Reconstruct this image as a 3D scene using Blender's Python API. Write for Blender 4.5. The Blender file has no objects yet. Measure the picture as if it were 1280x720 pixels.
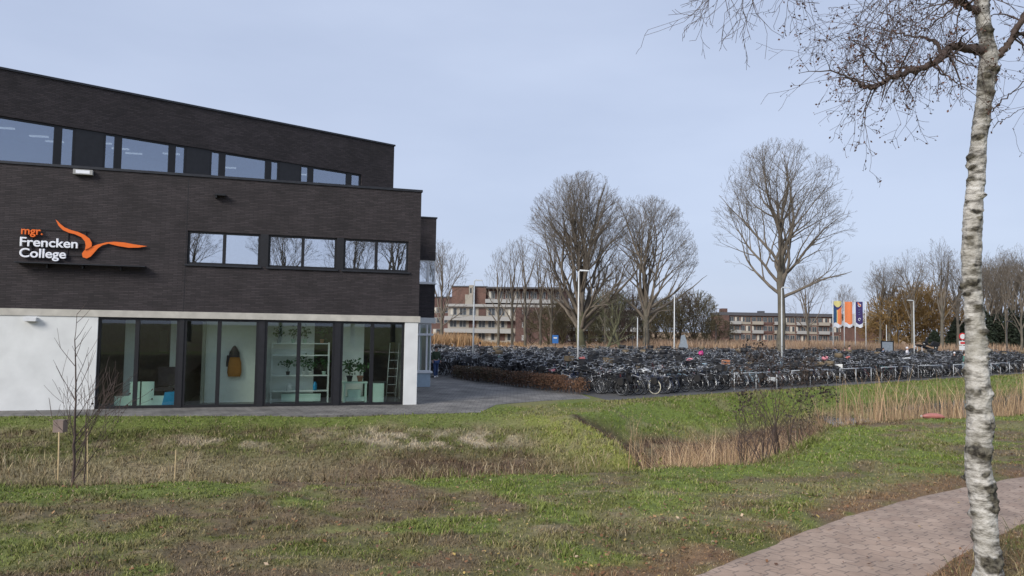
import bpy, math, random
import numpy as np
from mathutils import Vector, Matrix
random.seed(7); RNG = np.random.default_rng(11)
C = bpy.context.scene.collection
PI = math.pi
# ------------------------------------------------------------------ camera maths (used to survey real positions)
F = 925.; PITCH = math.atan(51/F); ROLL = math.atan(.0157); EYE = np.array([0, 0, 2.8])
_f = np.array([0, math.cos(PITCH), math.sin(PITCH)]); _r0 = np.array([1., 0, 0]); _u0 = np.array([0, -math.sin(PITCH), math.cos(PITCH)])
_r = _r0*math.cos(ROLL)+_u0*math.sin(ROLL); _u = _u0*math.cos(ROLL)-_r0*math.sin(ROLL)
def ray(px, py): return _f+_r*(px-640)/F+_u*(360-py)/F
def atz(px, py, z=0.): d = ray(px, py); return EYE+d*(z-2.8)/d[2]
def aty(px, py, y): d = ray(px, py); return EYE+d*y/d[1]
def proj(p):
    v = np.asarray(p, float)-EYE; z = v@_f
    return 640+F*(v@_r)/z, 360-F*(v@_u)/z
cam = bpy.data.cameras.new('camera'); co = bpy.data.objects.new('camera', cam); C.objects.link(co)
cam.sensor_width = 36; cam.lens = 36*F/1280; cam.clip_end = 6000; cam.clip_start = .05
co.matrix_world = Matrix(((_r[0], _u[0], -_f[0], 0), (_r[1], _u[1], -_f[1], 0), (_r[2], _u[2], -_f[2], 2.8), (0, 0, 0, 1)))
bpy.context.scene.camera = co

# ------------------------------------------------------------------ noise
_T = np.random.default_rng(5).random((256, 256))
def vn(x, y, s=1., o=0.):
    x = np.asarray(x)/s+o*17.3+100; y = np.asarray(y)/s+o*7.7+100
    xi = np.floor(x).astype(int); yi = np.floor(y).astype(int); fx = x-xi; fy = y-yi
    fx = fx*fx*(3-2*fx); fy = fy*fy*(3-2*fy)
    a = _T[xi & 255, yi & 255]; b = _T[(xi+1) & 255, yi & 255]; c = _T[xi & 255, (yi+1) & 255]; d = _T[(xi+1) & 255, (yi+1) & 255]
    return a*(1-fx)*(1-fy)+b*fx*(1-fy)+c*(1-fx)*fy+d*fx*fy
def fbm(x, y, s=1., o=0., n=4):
    t = 0; a = .5; w = 0
    for k in range(n):
        t = t+a*vn(x, y, s/2**k, o+k); w += a; a *= .55
    return t/w
def sm(a, b, x):
    t = np.clip((np.asarray(x, float)-a)/(b-a), 0, 1); return t*t*(3-2*t)

# ------------------------------------------------------------------ materials
M = {}
def newmat(name):
    m = bpy.data.materials.new(name); m.use_nodes = True
    return m, m.node_tree.nodes, m.node_tree.links, m.node_tree.nodes['Principled BSDF']
def mat(name, col, rough=.7, metal=0., var=.25, scale=6., bump=0., bscale=30., col2=None, spec=.5):
    m, N, L, B = newmat(name)
    B.inputs['Roughness'].default_value = rough; B.inputs['Metallic'].default_value = metal
    B.inputs['Specular IOR Level'].default_value = spec
    tc = N.new('ShaderNodeTexCoord'); nz = N.new('ShaderNodeTexNoise'); nz.inputs['Scale'].default_value = scale; nz.inputs['Detail'].default_value = 5
    L.new(tc.outputs['Object'], nz.inputs['Vector'])
    r = N.new('ShaderNodeValToRGB'); r.color_ramp.elements[0].position = .3; r.color_ramp.elements[1].position = .7
    c2 = col2 if col2 else tuple(c*(1+var) for c in col)
    c1 = col if col2 else tuple(c*(1-var) for c in col)
    r.color_ramp.elements[0].color = (*c1, 1); r.color_ramp.elements[1].color = (*c2, 1)
    L.new(nz.outputs['Fac'], r.inputs['Fac']); L.new(r.outputs['Color'], B.inputs['Base Color'])
    if bump:
        n2 = N.new('ShaderNodeTexNoise'); n2.inputs['Scale'].default_value = bscale; n2.inputs['Detail'].default_value = 6
        L.new(tc.outputs['Object'], n2.inputs['Vector'])
        b = N.new('ShaderNodeBump'); b.inputs['Strength'].default_value = bump; b.inputs['Distance'].default_value = .02
        L.new(n2.outputs['Fac'], b.inputs['Height']); L.new(b.outputs['Normal'], B.inputs['Normal'])
    M[name] = m; return m
def brick(name, c1, c2, mortar, bw, bh, ms=.012, rough=.85, bump=.5, axes='wall', offset=.5, stain=.25):
    m, N, L, B = newmat(name); B.inputs['Roughness'].default_value = rough
    tc = N.new('ShaderNodeTexCoord'); sp = N.new('ShaderNodeSeparateXYZ'); L.new(tc.outputs['Object'], sp.inputs[0])
    cb = N.new('ShaderNodeCombineXYZ')
    if axes == 'wall':
        ad = N.new('ShaderNodeMath'); L.new(sp.outputs[0], ad.inputs[0]); L.new(sp.outputs[1], ad.inputs[1])
        L.new(ad.outputs[0], cb.inputs[0]); L.new(sp.outputs[2], cb.inputs[1])
    else:
        L.new(sp.outputs[0], cb.inputs[0]); L.new(sp.outputs[1], cb.inputs[1])
    bt = N.new('ShaderNodeTexBrick'); bt.inputs['Scale'].default_value = 1; bt.inputs['Brick Width'].default_value = bw; bt.inputs['Row Height'].default_value = bh
    bt.inputs['Mortar Size'].default_value = ms; bt.inputs['Mortar Smooth'].default_value = .3; bt.offset = offset
    bt.inputs['Color1'].default_value = (*c1, 1); bt.inputs['Color2'].default_value = (*c2, 1); bt.inputs['Mortar'].default_value = (*mortar, 1)
    L.new(cb.outputs[0], bt.inputs['Vector'])
    nz = N.new('ShaderNodeTexNoise'); nz.inputs['Scale'].default_value = .9; nz.inputs['Detail'].default_value = 8; nz.inputs['Roughness'].default_value = .65
    L.new(tc.outputs['Object'], nz.inputs['Vector'])
    mr = N.new('ShaderNodeMapRange'); mr.inputs[1].default_value = .3; mr.inputs[2].default_value = .7; mr.inputs[3].default_value = 1-stain; mr.inputs[4].default_value = 1+stain
    L.new(nz.outputs['Fac'], mr.inputs[0])
    mx = N.new('ShaderNodeVectorMath'); mx.operation = 'SCALE'; L.new(bt.outputs['Color'], mx.inputs[0]); L.new(mr.outputs[0], mx.inputs['Scale'])
    L.new(mx.outputs[0], B.inputs['Base Color'])
    b = N.new('ShaderNodeBump'); b.inputs['Strength'].default_value = bump; b.inputs['Distance'].default_value = .01; b.invert = True
    L.new(bt.outputs['Fac'], b.inputs['Height']); L.new(b.outputs['Normal'], B.inputs['Normal'])
    M[name] = m; return m
def glass(name, tint, fac, gl=(.9, .93, 1.)):
    m = bpy.data.materials.new(name); m.use_nodes = True; N = m.node_tree.nodes; L = m.node_tree.links; N.clear()
    o = N.new('ShaderNodeOutputMaterial'); mx = N.new('ShaderNodeMixShader'); t = N.new('ShaderNodeBsdfTransparent'); g = N.new('ShaderNodeBsdfGlossy')
    t.inputs[0].default_value = (*tint, 1); g.inputs['Color'].default_value = (*gl, 1); g.inputs['Roughness'].default_value = .01
    lw = N.new('ShaderNodeLayerWeight'); lw.inputs[0].default_value = .35
    mr = N.new('ShaderNodeMapRange'); mr.inputs[3].default_value = fac; mr.inputs[4].default_value = min(1, fac+.5)
    L.new(lw.outputs['Fresnel'], mr.inputs[0]); L.new(mr.outputs[0], mx.inputs[0]); L.new(t.outputs[0], mx.inputs[1]); L.new(g.outputs[0], mx.inputs[2]); L.new(mx.outputs[0], o.inputs[0])
    nz = N.new('ShaderNodeTexNoise'); nz.inputs['Scale'].default_value = 1.3; b = N.new('ShaderNodeBump'); b.inputs['Strength'].default_value = .012; b.inputs['Distance'].default_value = .05
    L.new(nz.outputs['Fac'], b.inputs['Height']); L.new(b.outputs['Normal'], g.inputs['Normal'])
    M[name] = m; return m
def attrmat(name, rough=.85, nscale=40., namt=.35, bump=.4, bdist=.03, trans=False):
    m, N, L, B = newmat(name); B.inputs['Roughness'].default_value = rough; B.inputs['Specular IOR Level'].default_value = .25
    at = N.new('ShaderNodeAttribute'); at.attribute_name = 'col'
    tc = N.new('ShaderNodeTexCoord')
    out = at.outputs['Color']
    if nscale:
        n = N.new('ShaderNodeTexNoise'); n.inputs['Scale'].default_value = nscale; n.inputs['Detail'].default_value = 8; n.inputs['Roughness'].default_value = .7
        L.new(tc.outputs['Object'], n.inputs['Vector'])
        mr = N.new('ShaderNodeMapRange'); mr.inputs[1].default_value = .3; mr.inputs[2].default_value = .7; mr.inputs[3].default_value = 1-namt; mr.inputs[4].default_value = 1+namt
        L.new(n.outputs['Fac'], mr.inputs[0])
        v = N.new('ShaderNodeVectorMath'); v.operation = 'SCALE'; L.new(out, v.inputs[0]); L.new(mr.outputs[0], v.inputs['Scale']); out = v.outputs[0]
        b = N.new('ShaderNodeBump'); b.inputs['Strength'].default_value = bump; b.inputs['Distance'].default_value = bdist
        L.new(n.outputs['Fac'], b.inputs['Height']); L.new(b.outputs['Normal'], B.inputs['Normal'])
    L.new(out, B.inputs['Base Color'])
    M[name] = m; return m

brick('dark_brick', (.028, .023, .025), (.052, .042, .045), (.020, .017, .018), .29, .055, .009, stain=.32)
brick('red_brick', (.12, .058, .045), (.17, .078, .058), (.16, .13, .11), .25, .08, .01)
brick('brown_brick', (.10, .05, .042), (.13, .065, .055), (.11, .09, .08), .25, .08, .01)
brick('grey_pavers', (.135, .128, .118), (.185, .172, .155), (.07, .065, .058), .30, .30, .012, axes='floor', stain=.5)
mat('asphalt', (.085, .082, .078), .9, var=.3, scale=.5, bump=.4, bscale=60)
mat('white_render', (.70, .71, .70), .8, var=.08, scale=1.7, bump=.1, bscale=60)
mat('concrete_band', (.50, .475, .42), .85, var=.15, scale=3, bump=.15)
mat('black_frame', (.008, .008, .010), .5, var=.2)
mat('dark_panel', (.013, .013, .016), .5, var=.2)
mat('dark_metal', (.03, .032, .038), .45, .3)
mat('white_frame', (.7, .71, .72), .5, var=.05)
mat('pale_blue_panel', (.33, .42, .50), .5, var=.06)
mat('roof_felt', (.06, .06, .065), .95)
mat('interior_white', (.88, .90, .87), .8, var=.04)
mat('interior_tan', (.42, .42, .34), .8, var=.06)
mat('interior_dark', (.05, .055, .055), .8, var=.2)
mat('interior_floor', (.16, .16, .14), .5, var=.15)
mat('blind', (.62, .66, .68), .8, var=.05)
glass('glass_ground', (.92, .97, .94), .04)
glass('glass_first', (.75, .8, .8), .62)
glass('glass_upper', (.45, .5, .55), .40, (.66, .73, .84))
mat('sign_orange', (.85, .16, .015), .45, var=.04)
mat('sign_white', (.85, .87, .92), .45, var=.03)
mat('galvanised', (.50, .52, .53), .45, .3, var=.15)
mat('pole_paint', (.50, .52, .52), .5, .1, var=.08)
mat('pole_white', (.66, .67, .66), .45, var=.05)
mat('bark', (.13, .115, .088), .95, var=.35, scale=1.2)
mat('bark_green', (.10, .098, .055), .95, var=.35, scale=1.0)
mat('bark_far', (.165, .138, .108), .95, var=.25, scale=1.0)
mat('twig_brown', (.085, .06, .05), .9, var=.3, scale=5)
mat('twig_ochre', (.25, .16, .06), .9, var=.35, scale=.6)
mat('twig_olive', (.13, .11, .06), .9, var=.35, scale=.6)
mat('evergreen', (.018, .028, .014), .8, var=.5, scale=2)
mat('ivy', (.03, .05, .018), .7, var=.5, scale=3)
mat('hedge_brown', (.19, .09, .05), .8, col2=(.15, .085, .045), scale=2.2)
mat('hedge_green', (.085, .075, .04), .8, col2=(.13, .07, .045), scale=2.2)
mat('stake_wood', (.45, .34, .18), .8, var=.2)
mat('red_float', (.40, .15, .13), .5, var=.12, scale=9)
mat('pink_plastic', (.22, .165, .14), .7, var=.1)
mat('tyre', (.018, .018, .019), .7, var=.2)
mat('tyre_cream', (.68, .64, .48), .6, var=.1)
mat('tyre_yellow', (.30, .30, .15), .6, var=.1)
mat('chrome', (.42, .43, .44), .3, .85, var=.15)
mat('saddle', (.018, .017, .017), .6, var=.3)
mat('saddle_brown', (.16, .08, .04), .6, var=.2)
for k, c in dict(black=(.014, .014, .016), navy=(.02, .03, .07), silver=(.42, .43, .45), white=(.68, .69, .70), maroon=(.12, .02, .025), sky=(.30, .42, .50), teal=(.02, .16, .15), grey=(.06, .062, .066)).items():
    mat('paint_'+k, c, .5, .2 if k == 'silver' else 0, var=.12, spec=.3)
mat('crate_black', (.02, .02, .022), .6); mat('crate_white', (.72, .73, .72), .6, var=.06); mat('crate_pink', (.60, .22, .26), .6, var=.08)
mat('crate_coral', (.62, .16, .13), .6, var=.08); mat('crate_magenta', (.6, .03, .22), .6, var=.08); mat('crate_orange', (.42, .17, .08), .7, var=.15)
mat('crate_teal', (.02, .22, .17), .6, var=.1); mat('wicker', (.17, .13, .08), .85, var=.3, scale=40)
mat('flag_orange', (.85, .25, .09), .8, var=.05); mat('flag_purple', (.05, .035, .14), .8, var=.1); mat('flag_blue', (.03, .09, .20), .8, var=.1)
mat('flag_white', (.75, .77, .82), .8, var=.04); mat('flag_yellow', (.70, .62, .25), .8, var=.06)
mat('skin', (.50, .30, .22), .6, var=.06); mat('jacket_green', (.035, .055, .03), .9, var=.2); mat('jacket_black', (.015, .014, .018), .9, var=.2)
mat('jacket_pink', (.45, .24, .24), .9, var=.12); mat('jacket_white', (.68, .68, .72), .9, var=.06); mat('jacket_teal', (.08, .2, .16), .9); mat('jacket_blue', (.16, .22, .34), .9)
mat('jeans', (.045, .08, .19), .9, var=.2); mat('jeans_light', (.35, .42, .48), .9, var=.15); mat('hair_dark', (.03, .02, .015), .7, var=.3); mat('shoe_white', (.75, .75, .73), .6, var=.05)
mat('cream_panel', (.34, .31, .26), .8, var=.08); mat('pale_balcony', (.34, .34, .33), .8, var=.08); mat('window_dark', (.05, .06, .07), .15, var=.3, scale=.8)
mat('roof_grey', (.085, .088, .10), .85, var=.15); mat('curtain', (.55, .52, .45), .9, var=.1)
mat('pot_terracotta', (.50, .24, .16), .8, var=.1); mat('pot_white', (.75, .76, .74), .4, var=.04); mat('leaf_green', (.03, .10, .025), .5, var=.4, scale=12)
mat('coat_orange', (.45, .19, .04), .9, var=.15); mat('coat_dark', (.05, .04, .05), .9); mat('blue_plastic', (.01, .28, .55), .5, var=.08); mat('card_mint', (.62, .80, .70), .8, var=.04)
mat('signal_blue', (.03, .14, .40), .5, var=.06); mat('signal_red', (.55, .03, .03), .5, var=.06); mat('stone_bluegrey', (.25, .29, .33), .8, var=.15)
mat('dark_leaf', (.045, .032, .025), .8, var=.4, scale=8); mat('yellow_leaf', (.26, .25, .07), .8, var=.25, scale=8); mat('rust_leaf', (.10, .05, .035), .8, var=.4, scale=20)
attrmat('ground', nscale=9., namt=.38, bump=.7, bdist=.05); attrmat('blade', nscale=0)
# emissive ceiling lamps inside the building
m, N, L, B = newmat('lamp_glow'); B.inputs['Emission Color'].default_value = (1, .96, .9, 1); B.inputs['Emission Strength'].default_value = .9; M['lamp_glow'] = m
# water
m, N, L, B = newmat('water'); B.inputs['Base Color'].default_value = (.035, .04, .035, 1); B.inputs['Roughness'].default_value = .06
nz = N.new('ShaderNodeTexNoise'); nz.inputs['Scale'].default_value = 3; b = N.new('ShaderNodeBump'); b.inputs['Strength'].default_value = .15; b.inputs['Distance'].default_value = .03
tc = N.new('ShaderNodeTexCoord'); L.new(tc.outputs['Object'], nz.inputs['Vector']); L.new(nz.outputs['Fac'], b.inputs['Height']); L.new(b.outputs['Normal'], B.inputs['Normal']); M['water'] = m
# path pavers: z-shaped interlocking stones
m, N, L, B = newmat('path_pavers'); B.inputs['Roughness'].default_value = .85
tc = N.new('ShaderNodeTexCoord'); mp = N.new('ShaderNodeMapping'); mp.inputs['Rotation'].default_value = (0, 0, -math.radians(40)); L.new(tc.outputs['Object'], mp.inputs[0])
sp = N.new('ShaderNodeSeparateXYZ'); L.new(mp.outputs[0], sp.inputs[0])
def mth(op, a, b=None, c=None):
    n = N.new('ShaderNodeMath'); n.operation = op
    for i, v in enumerate((a, b, c)):
        if v is None: continue
        if isinstance(v, (int, float)): n.inputs[i].default_value = v
        else: L.new(v, n.inputs[i])
    return n.outputs[0]
pp = mth('PINGPONG', sp.outputs[0], .10); zig = mth('MULTIPLY', mth('SMOOTH_MIN', mth('MAXIMUM', mth('MULTIPLY_ADD', pp, 3., -.11), 0.), .08, .02), .55)
yy = mth('ADD', sp.outputs[1], zig)
cb = N.new('ShaderNodeCombineXYZ'); L.new(sp.outputs[0], cb.inputs[0]); L.new(yy, cb.inputs[1])
bt = N.new('ShaderNodeTexBrick'); bt.inputs['Scale'].default_value = 1; bt.inputs['Brick Width'].default_value = .2; bt.inputs['Row Height'].default_value = .115; bt.inputs['Mortar Size'].default_value = .006; bt.inputs['Mortar Smooth'].default_value = .6
bt.inputs['Color1'].default_value = (.335, .235, .172, 1); bt.inputs['Color2'].default_value = (.40, .292, .218, 1); bt.inputs['Mortar'].default_value = (.20, .15, .118, 1); bt.inputs['Bias'].default_value = 0
L.new(cb.outputs[0], bt.inputs['Vector'])
nz = N.new('ShaderNodeTexNoise'); nz.inputs['Scale'].default_value = 2.2; nz.inputs['Detail'].default_value = 9; nz.inputs['Roughness'].default_value = .7; L.new(tc.outputs['Object'], nz.inputs['Vector'])
mr = N.new('ShaderNodeMapRange'); mr.inputs[1].default_value = .3; mr.inputs[2].default_value = .7; mr.inputs[3].default_value = .7; mr.inputs[4].default_value = 1.25; L.new(nz.outputs['Fac'], mr.inputs[0])
v = N.new('ShaderNodeVectorMath'); v.operation = 'SCALE'; L.new(bt.outputs['Color'], v.inputs[0]); L.new(mr.outputs[0], v.inputs['Scale']); L.new(v.outputs[0], B.inputs['Base Color'])
b = N.new('ShaderNodeBump'); b.invert = True; b.inputs['Strength'].default_value = .6; b.inputs['Distance'].default_value = .008; L.new(bt.outputs['Fac'], b.inputs['Height'])
n3 = N.new('ShaderNodeTexNoise'); n3.inputs['Scale'].default_value = 90; L.new(tc.outputs['Object'], n3.inputs['Vector']); b2 = N.new('ShaderNodeBump'); b2.inputs['Strength'].default_value = .3; b2.inputs['Distance'].default_value = .004
L.new(n3.outputs['Fac'], b2.inputs['Height']); L.new(b.outputs['Normal'], b2.inputs['Normal']); L.new(b2.outputs['Normal'], B.inputs['Normal']); M['path_pavers'] = m
# birch bark
m, N, L, B = newmat('birch_bark'); B.inputs['Roughness'].default_value = .8
tc = N.new('ShaderNodeTexCoord'); mp = N.new('ShaderNodeMapping'); mp.inputs['Scale'].default_value = (8, 8, 26); L.new(tc.outputs['Object'], mp.inputs[0])
n1 = N.new('ShaderNodeTexNoise'); n1.inputs['Scale'].default_value = 1; n1.inputs['Detail'].default_value = 6; n1.inputs['Roughness'].default_value = .65; L.new(mp.outputs[0], n1.inputs['Vector'])
r1 = N.new('ShaderNodeValToRGB'); e = r1.color_ramp.elements; e[0].position = .36; e[0].color = (.085, .075, .062, 1); e[1].position = .53; e[1].color = (.48, .455, .41, 1); q = e.new(.72); q.color = (.66, .64, .60, 1); L.new(n1.outputs['Fac'], r1.inputs['Fac'])
n2 = N.new('ShaderNodeTexNoise'); n2.inputs['Scale'].default_value = 9; n2.inputs['Detail'].default_value = 7; L.new(tc.outputs['Object'], n2.inputs['Vector'])
at = N.new('ShaderNodeAttribute'); at.attribute_name = 'knot'
n7 = N.new('ShaderNodeTexNoise'); n7.inputs['Scale'].default_value = 3.2; n7.inputs['Detail'].default_value = 6; mp7 = N.new('ShaderNodeMapping'); mp7.inputs['Scale'].default_value = (1.6, 1.6, 1); L.new(tc.outputs['Object'], mp7.inputs[0]); L.new(mp7.outputs[0], n7.inputs['Vector'])
mr7 = N.new('ShaderNodeMapRange'); mr7.inputs[1].default_value = .44; mr7.inputs[2].default_value = .66; mr7.inputs[4].default_value = .5; L.new(n7.outputs['Fac'], mr7.inputs[0])
mx7 = N.new('ShaderNodeMixRGB'); L.new(mr7.outputs[0], mx7.inputs[0]); L.new(r1.outputs['Color'], mx7.inputs[1]); mx7.inputs[2].default_value = (.20, .185, .14, 1)
ad = mth('ADD', at.outputs['Fac'], mth('MULTIPLY_ADD', n2.outputs['Fac'], 2.4, -1.2))
mrk = N.new('ShaderNodeMapRange'); mrk.inputs[1].default_value = .26; mrk.inputs[2].default_value = .62; L.new(ad, mrk.inputs[0])
mx = N.new('ShaderNodeMixRGB'); L.new(mrk.outputs[0], mx.inputs[0]); L.new(mx7.outputs['Color'], mx.inputs[1])
n8 = N.new('ShaderNodeTexNoise'); n8.inputs['Scale'].default_value = 34; n8.inputs['Detail'].default_value = 5; L.new(tc.outputs['Object'], n8.inputs['Vector']); r8 = N.new('ShaderNodeValToRGB'); r8.color_ramp.elements[0].position = .38; r8.color_ramp.elements[0].color = (.022, .018, .013, 1); r8.color_ramp.elements[1].position = .66; r8.color_ramp.elements[1].color = (.15, .135, .10, 1); L.new(n8.outputs['Fac'], r8.inputs['Fac']); L.new(r8.outputs['Color'], mx.inputs[2])
L.new(mx.outputs[0], B.inputs['Base Color'])
b = N.new('ShaderNodeBump'); b.inputs['Strength'].default_value = .9; b.inputs['Distance'].default_value = .015; L.new(n1.outputs['Fac'], b.inputs['Height'])
b2 = N.new('ShaderNodeBump'); b2.inputs['Strength'].default_value = .6; b2.inputs['Distance'].default_value = .02; n5 = N.new('ShaderNodeTexNoise'); n5.inputs['Scale'].default_value = 45; L.new(tc.outputs['Object'], n5.inputs['Vector'])
L.new(n5.outputs['Fac'], b2.inputs['Height']); L.new(b.outputs['Normal'], b2.inputs['Normal']); L.new(b2.outputs['Normal'], B.inputs['Normal']); M['birch_bark'] = m

# ------------------------------------------------------------------ mesh helpers
def tag(o, label=None, cat=None, group=None, kind=None):
    if label: o['label'] = label
    if cat: o['category'] = cat
    if group: o['group'] = group
    if kind: o['kind'] = kind
    return o
def thing(name, label, cat, loc=(0, 0, 0), rz=0., group=None):
    o = bpy.data.objects.new(name, None); C.objects.link(o); o.location = loc; o.rotation_euler = (0, 0, rz); o.empty_display_size = .2
    return tag(o, label, cat, group)
def fastmesh(name, V, Fc, nper, mi=None, smooth=False):
    me = bpy.data.meshes.new(name); V = np.asarray(V, np.float32).reshape(-1, 3); Fc = np.asarray(Fc, np.int32).reshape(-1, nper)
    me.vertices.add(len(V)); me.vertices.foreach_set('co', V.ravel()); me.loops.add(Fc.size); me.loops.foreach_set('vertex_index', Fc.ravel())
    me.polygons.add(len(Fc)); me.polygons.foreach_set('loop_start', np.arange(len(Fc), dtype=np.int32)*nper); me.polygons.foreach_set('loop_total', np.full(len(Fc), nper, np.int32))
    if mi is not None: me.polygons.foreach_set('material_index', np.asarray(mi, np.int32))
    if smooth: me.polygons.foreach_set('use_smooth', np.ones(len(Fc), bool))
    me.update(calc_edges=True); return me
def setcol(me, col, name='col'):
    a = me.color_attributes.new(name, 'FLOAT_COLOR', 'POINT'); c = np.ones((len(me.vertices), 4), np.float32); c[:, :3] = col; a.data.foreach_set('color', c.ravel())
def link(name, me, m=None, parent=None):
    o = bpy.data.objects.new(name, me); C.objects.link(o)
    if m is not None and len(me.materials) == 0: me.materials.append(M[m] if isinstance(m, str) else m)
    if parent: o.parent = parent
    return o
class MB:
    def __init__(s): s.v = []; s.f = []; s.mi = []; s.sm = []; s.m = 0
    def add(s, vs, fs, smooth=False):
        b = len(s.v); s.v += [tuple(map(float, p)) for p in vs]; s.f += [tuple(b+i for i in f) for f in fs]; s.mi += [s.m]*len(fs); s.sm += [smooth]*len(fs); return s
    def box(s, x0, x1, y0, y1, z0, z1):
        vs = [(x, y, z) for z in (z0, z1) for y in (y0, y1) for x in (x0, x1)]
        return s.add(vs, [(0, 2, 3, 1), (4, 5, 7, 6), (0, 1, 5, 4), (2, 6, 7, 3), (0, 4, 6, 2), (1, 3, 7, 5)])
    def tube(s, pts, r, n=6, cap=True, smooth=True):
        pts = [Vector(p) for p in pts]; rs = r if isinstance(r, (list, tuple)) else [r]*len(pts); vs = []; fs = []
        up = None
        for i, p in enumerate(pts):
            d = (pts[min(i+1, len(pts)-1)]-pts[max(i-1, 0)]).normalized()
            if up is None: up = d.orthogonal()
            up = (up-d*up.dot(d)); up = up.normalized() if up.length > 1e-6 else d.orthogonal(); w = d.cross(up)
            for k in range(n): a = 2*PI*k/n; vs.append(p+(up*math.cos(a)+w*math.sin(a))*rs[i])
        for i in range(len(pts)-1):
            for k in range(n): fs.append((i*n+k, i*n+(k+1) % n, (i+1)*n+(k+1) % n, (i+1)*n+k))
        if cap: fs += [tuple(range(n))[::-1], tuple((len(pts)-1)*n+k for k in range(n))]
        return s.add(vs, fs, smooth)
    def torus(s, c, R, r, n=18, m=5, a0=0, a1=2*PI, flat=1.):      # ring in the xz plane
        vs = []; fs = []; full = abs(a1-a0-2*PI) < 1e-6; k = n if full else n+1
        for i in range(k):
            a = a0+(a1-a0)*i/n
            for j in range(m):
                b = 2*PI*j/m; q = R+r*math.cos(b)*flat; vs.append((c[0]+q*math.cos(a), c[1]+r*math.sin(b), c[2]+q*math.sin(a)))
        for i in range(n):
            for j in range(m): fs.append((i*m+j, ((i+1) % k)*m+j, ((i+1) % k)*m+(j+1) % m, i*m+(j+1) % m))
        return s.add(vs, fs, True)
    def lathe(s, c, prof, n=16):                                     # profile (r,z) about z
        vs = []; fs = []
        for r, z in prof:
            for k in range(n): a = 2*PI*k/n; vs.append((c[0]+r*math.cos(a), c[1]+r*math.sin(a), c[2]+z))
        for i in range(len(prof)-1):
            for k in range(n): fs.append((i*n+k, i*n+(k+1) % n, (i+1)*n+(k+1) % n, (i+1)*n+k))
        fs += [tuple(range(n))[::-1], tuple((len(prof)-1)*n+k for k in range(n))]
        return s.add(vs, fs, True)
    def ell(s, c, r, n=10, m=7):
        vs = []; fs = []
        for i in range(m+1):
            t = PI*i/m
            for k in range(n): a = 2*PI*k/n; vs.append((c[0]+r[0]*math.sin(t)*math.cos(a), c[1]+r[1]*math.sin(t)*math.sin(a), c[2]+r[2]*math.cos(t)))
        for i in range(m):
            for k in range(n): fs.append((i*n+k, (i+1)*n+k, (i+1)*n+(k+1) % n, i*n+(k+1) % n))
        return s.add(vs, fs, True)
    def prism(s, poly, y0, y1):                                      # polygon in xz, thickness along y
        n = len(poly); vs = [(x, y0, z) for x, z in poly]+[(x, y1, z) for x, z in poly]
        return s.add(vs, [tuple(range(n)), tuple(range(n, 2*n))[::-1]]+[(i, i+n, (i+1) % n+n, (i+1) % n) for i in range(n)])
    def leaf(s, p, size, n=1, asp=.6):
        a = Vector(RNG.normal(size=3)).normalized(); b = a.orthogonal().normalized(); p = Vector(p)
        return s.add([p-a*size, p+b*size*asp, p+a*size, p-b*size*asp], [(0, 1, 2, 3)])
    def mesh(s, name, mats):
        me = bpy.data.meshes.new(name); me.from_pydata(s.v, [], s.f)
        for m in (mats if isinstance(mats, (list, tuple)) else [mats]): me.materials.append(M[m] if isinstance(m, str) else m)
        me.polygons.foreach_set('material_index', s.mi); me.polygons.foreach_set('use_smooth', s.sm); me.update(); return me
    def build(s, name, mats, parent=None):
        return link(name, s.mesh(name, mats), None, parent)
def copy_tree(o, parent=None):
    c = o.copy(); C.objects.link(c); c.parent = parent
    for ch in [x for x in KIDS.get(o.name, [])]: copy_tree(ch, c)
    return c
KIDS = {}
def index_kids(o):
    ks = list(o.children); KIDS[o.name] = ks
    for k in ks: index_kids(k)
def leafcloud(P, size, asp=.6):
    P = np.asarray(P); n = len(P); a = RNG.normal(size=(n, 3)); a /= np.linalg.norm(a, axis=1)[:, None]; b = np.cross(a, RNG.normal(size=(n, 3))); b /= np.linalg.norm(b, axis=1)[:, None]
    s = np.broadcast_to(np.asarray(size, float).reshape(-1, 1), (n, 1)); V = np.stack([P-a*s, P+b*s*asp, P+a*s, P-b*s*asp], 1)
    return V.reshape(-1, 3), np.arange(4*n).reshape(-1, 4)

# ------------------------------------------------------------------ terrain
NEAR = np.array([(-60, -8), (-12, 6.6), (-5.1, 7.45), (-2, 7.8), (0, 8.4), (1.6, 8.9), (3.4, 9.4), (4.7, 11.2), (6.1, 13.8), (7.6, 15.4), (11.7, 17.1), (25, 24.5), (60, 42), (140, 80)], float)
FARL = np.array([(-60, 8), (-15.1, 21.7), (-1., 24.6), (1.4, 24.2), (2.8, 25.6), (4.6, 28.8), (9., 32.4), (20, 41.3), (38, 54.6), (60, 70.5), (140, 128)], float)
PATH_L = np.array([(-1.6, 2.8), (1.30, 5.1), (1.74, 5.56), (2.9, 6.72), (4.05, 7.65), (5.93, 8.95), (14, 13.9), (30, 21.5)], float)
CREST = np.array([(.8, 26.3), (1.5, 24.2), (2.5, 21.2), (3.4, 18.4), (3.9, 16.8)], float)
PATH_R = np.array([(-.4, 1.9), (2.83, 5.02), (3.38, 5.58), (4.51, 6.57), (6.3, 7.6), (9, 9.1), (15, 12.0), (31, 18.8)], float)
def sdist(x, y, L):
    x = np.asarray(x, float); y = np.asarray(y, float); best = np.full(x.shape, 1e9); sg = np.zeros(x.shape)
    for (ax, ay), (bx, by) in zip(L[:-1], L[1:]):
        dx, dy = bx-ax, by-ay; t = np.clip(((x-ax)*dx+(y-ay)*dy)/(dx*dx+dy*dy), 0, 1); d = np.hypot(x-ax-t*dx, y-ay-t*dy)
        m = d < best; best = np.where(m, d, best); sg = np.where(m, np.sign(dx*(y-ay)-dy*(x-ax)), sg)
    return best*np.where(sg == 0, 1, sg)
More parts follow.
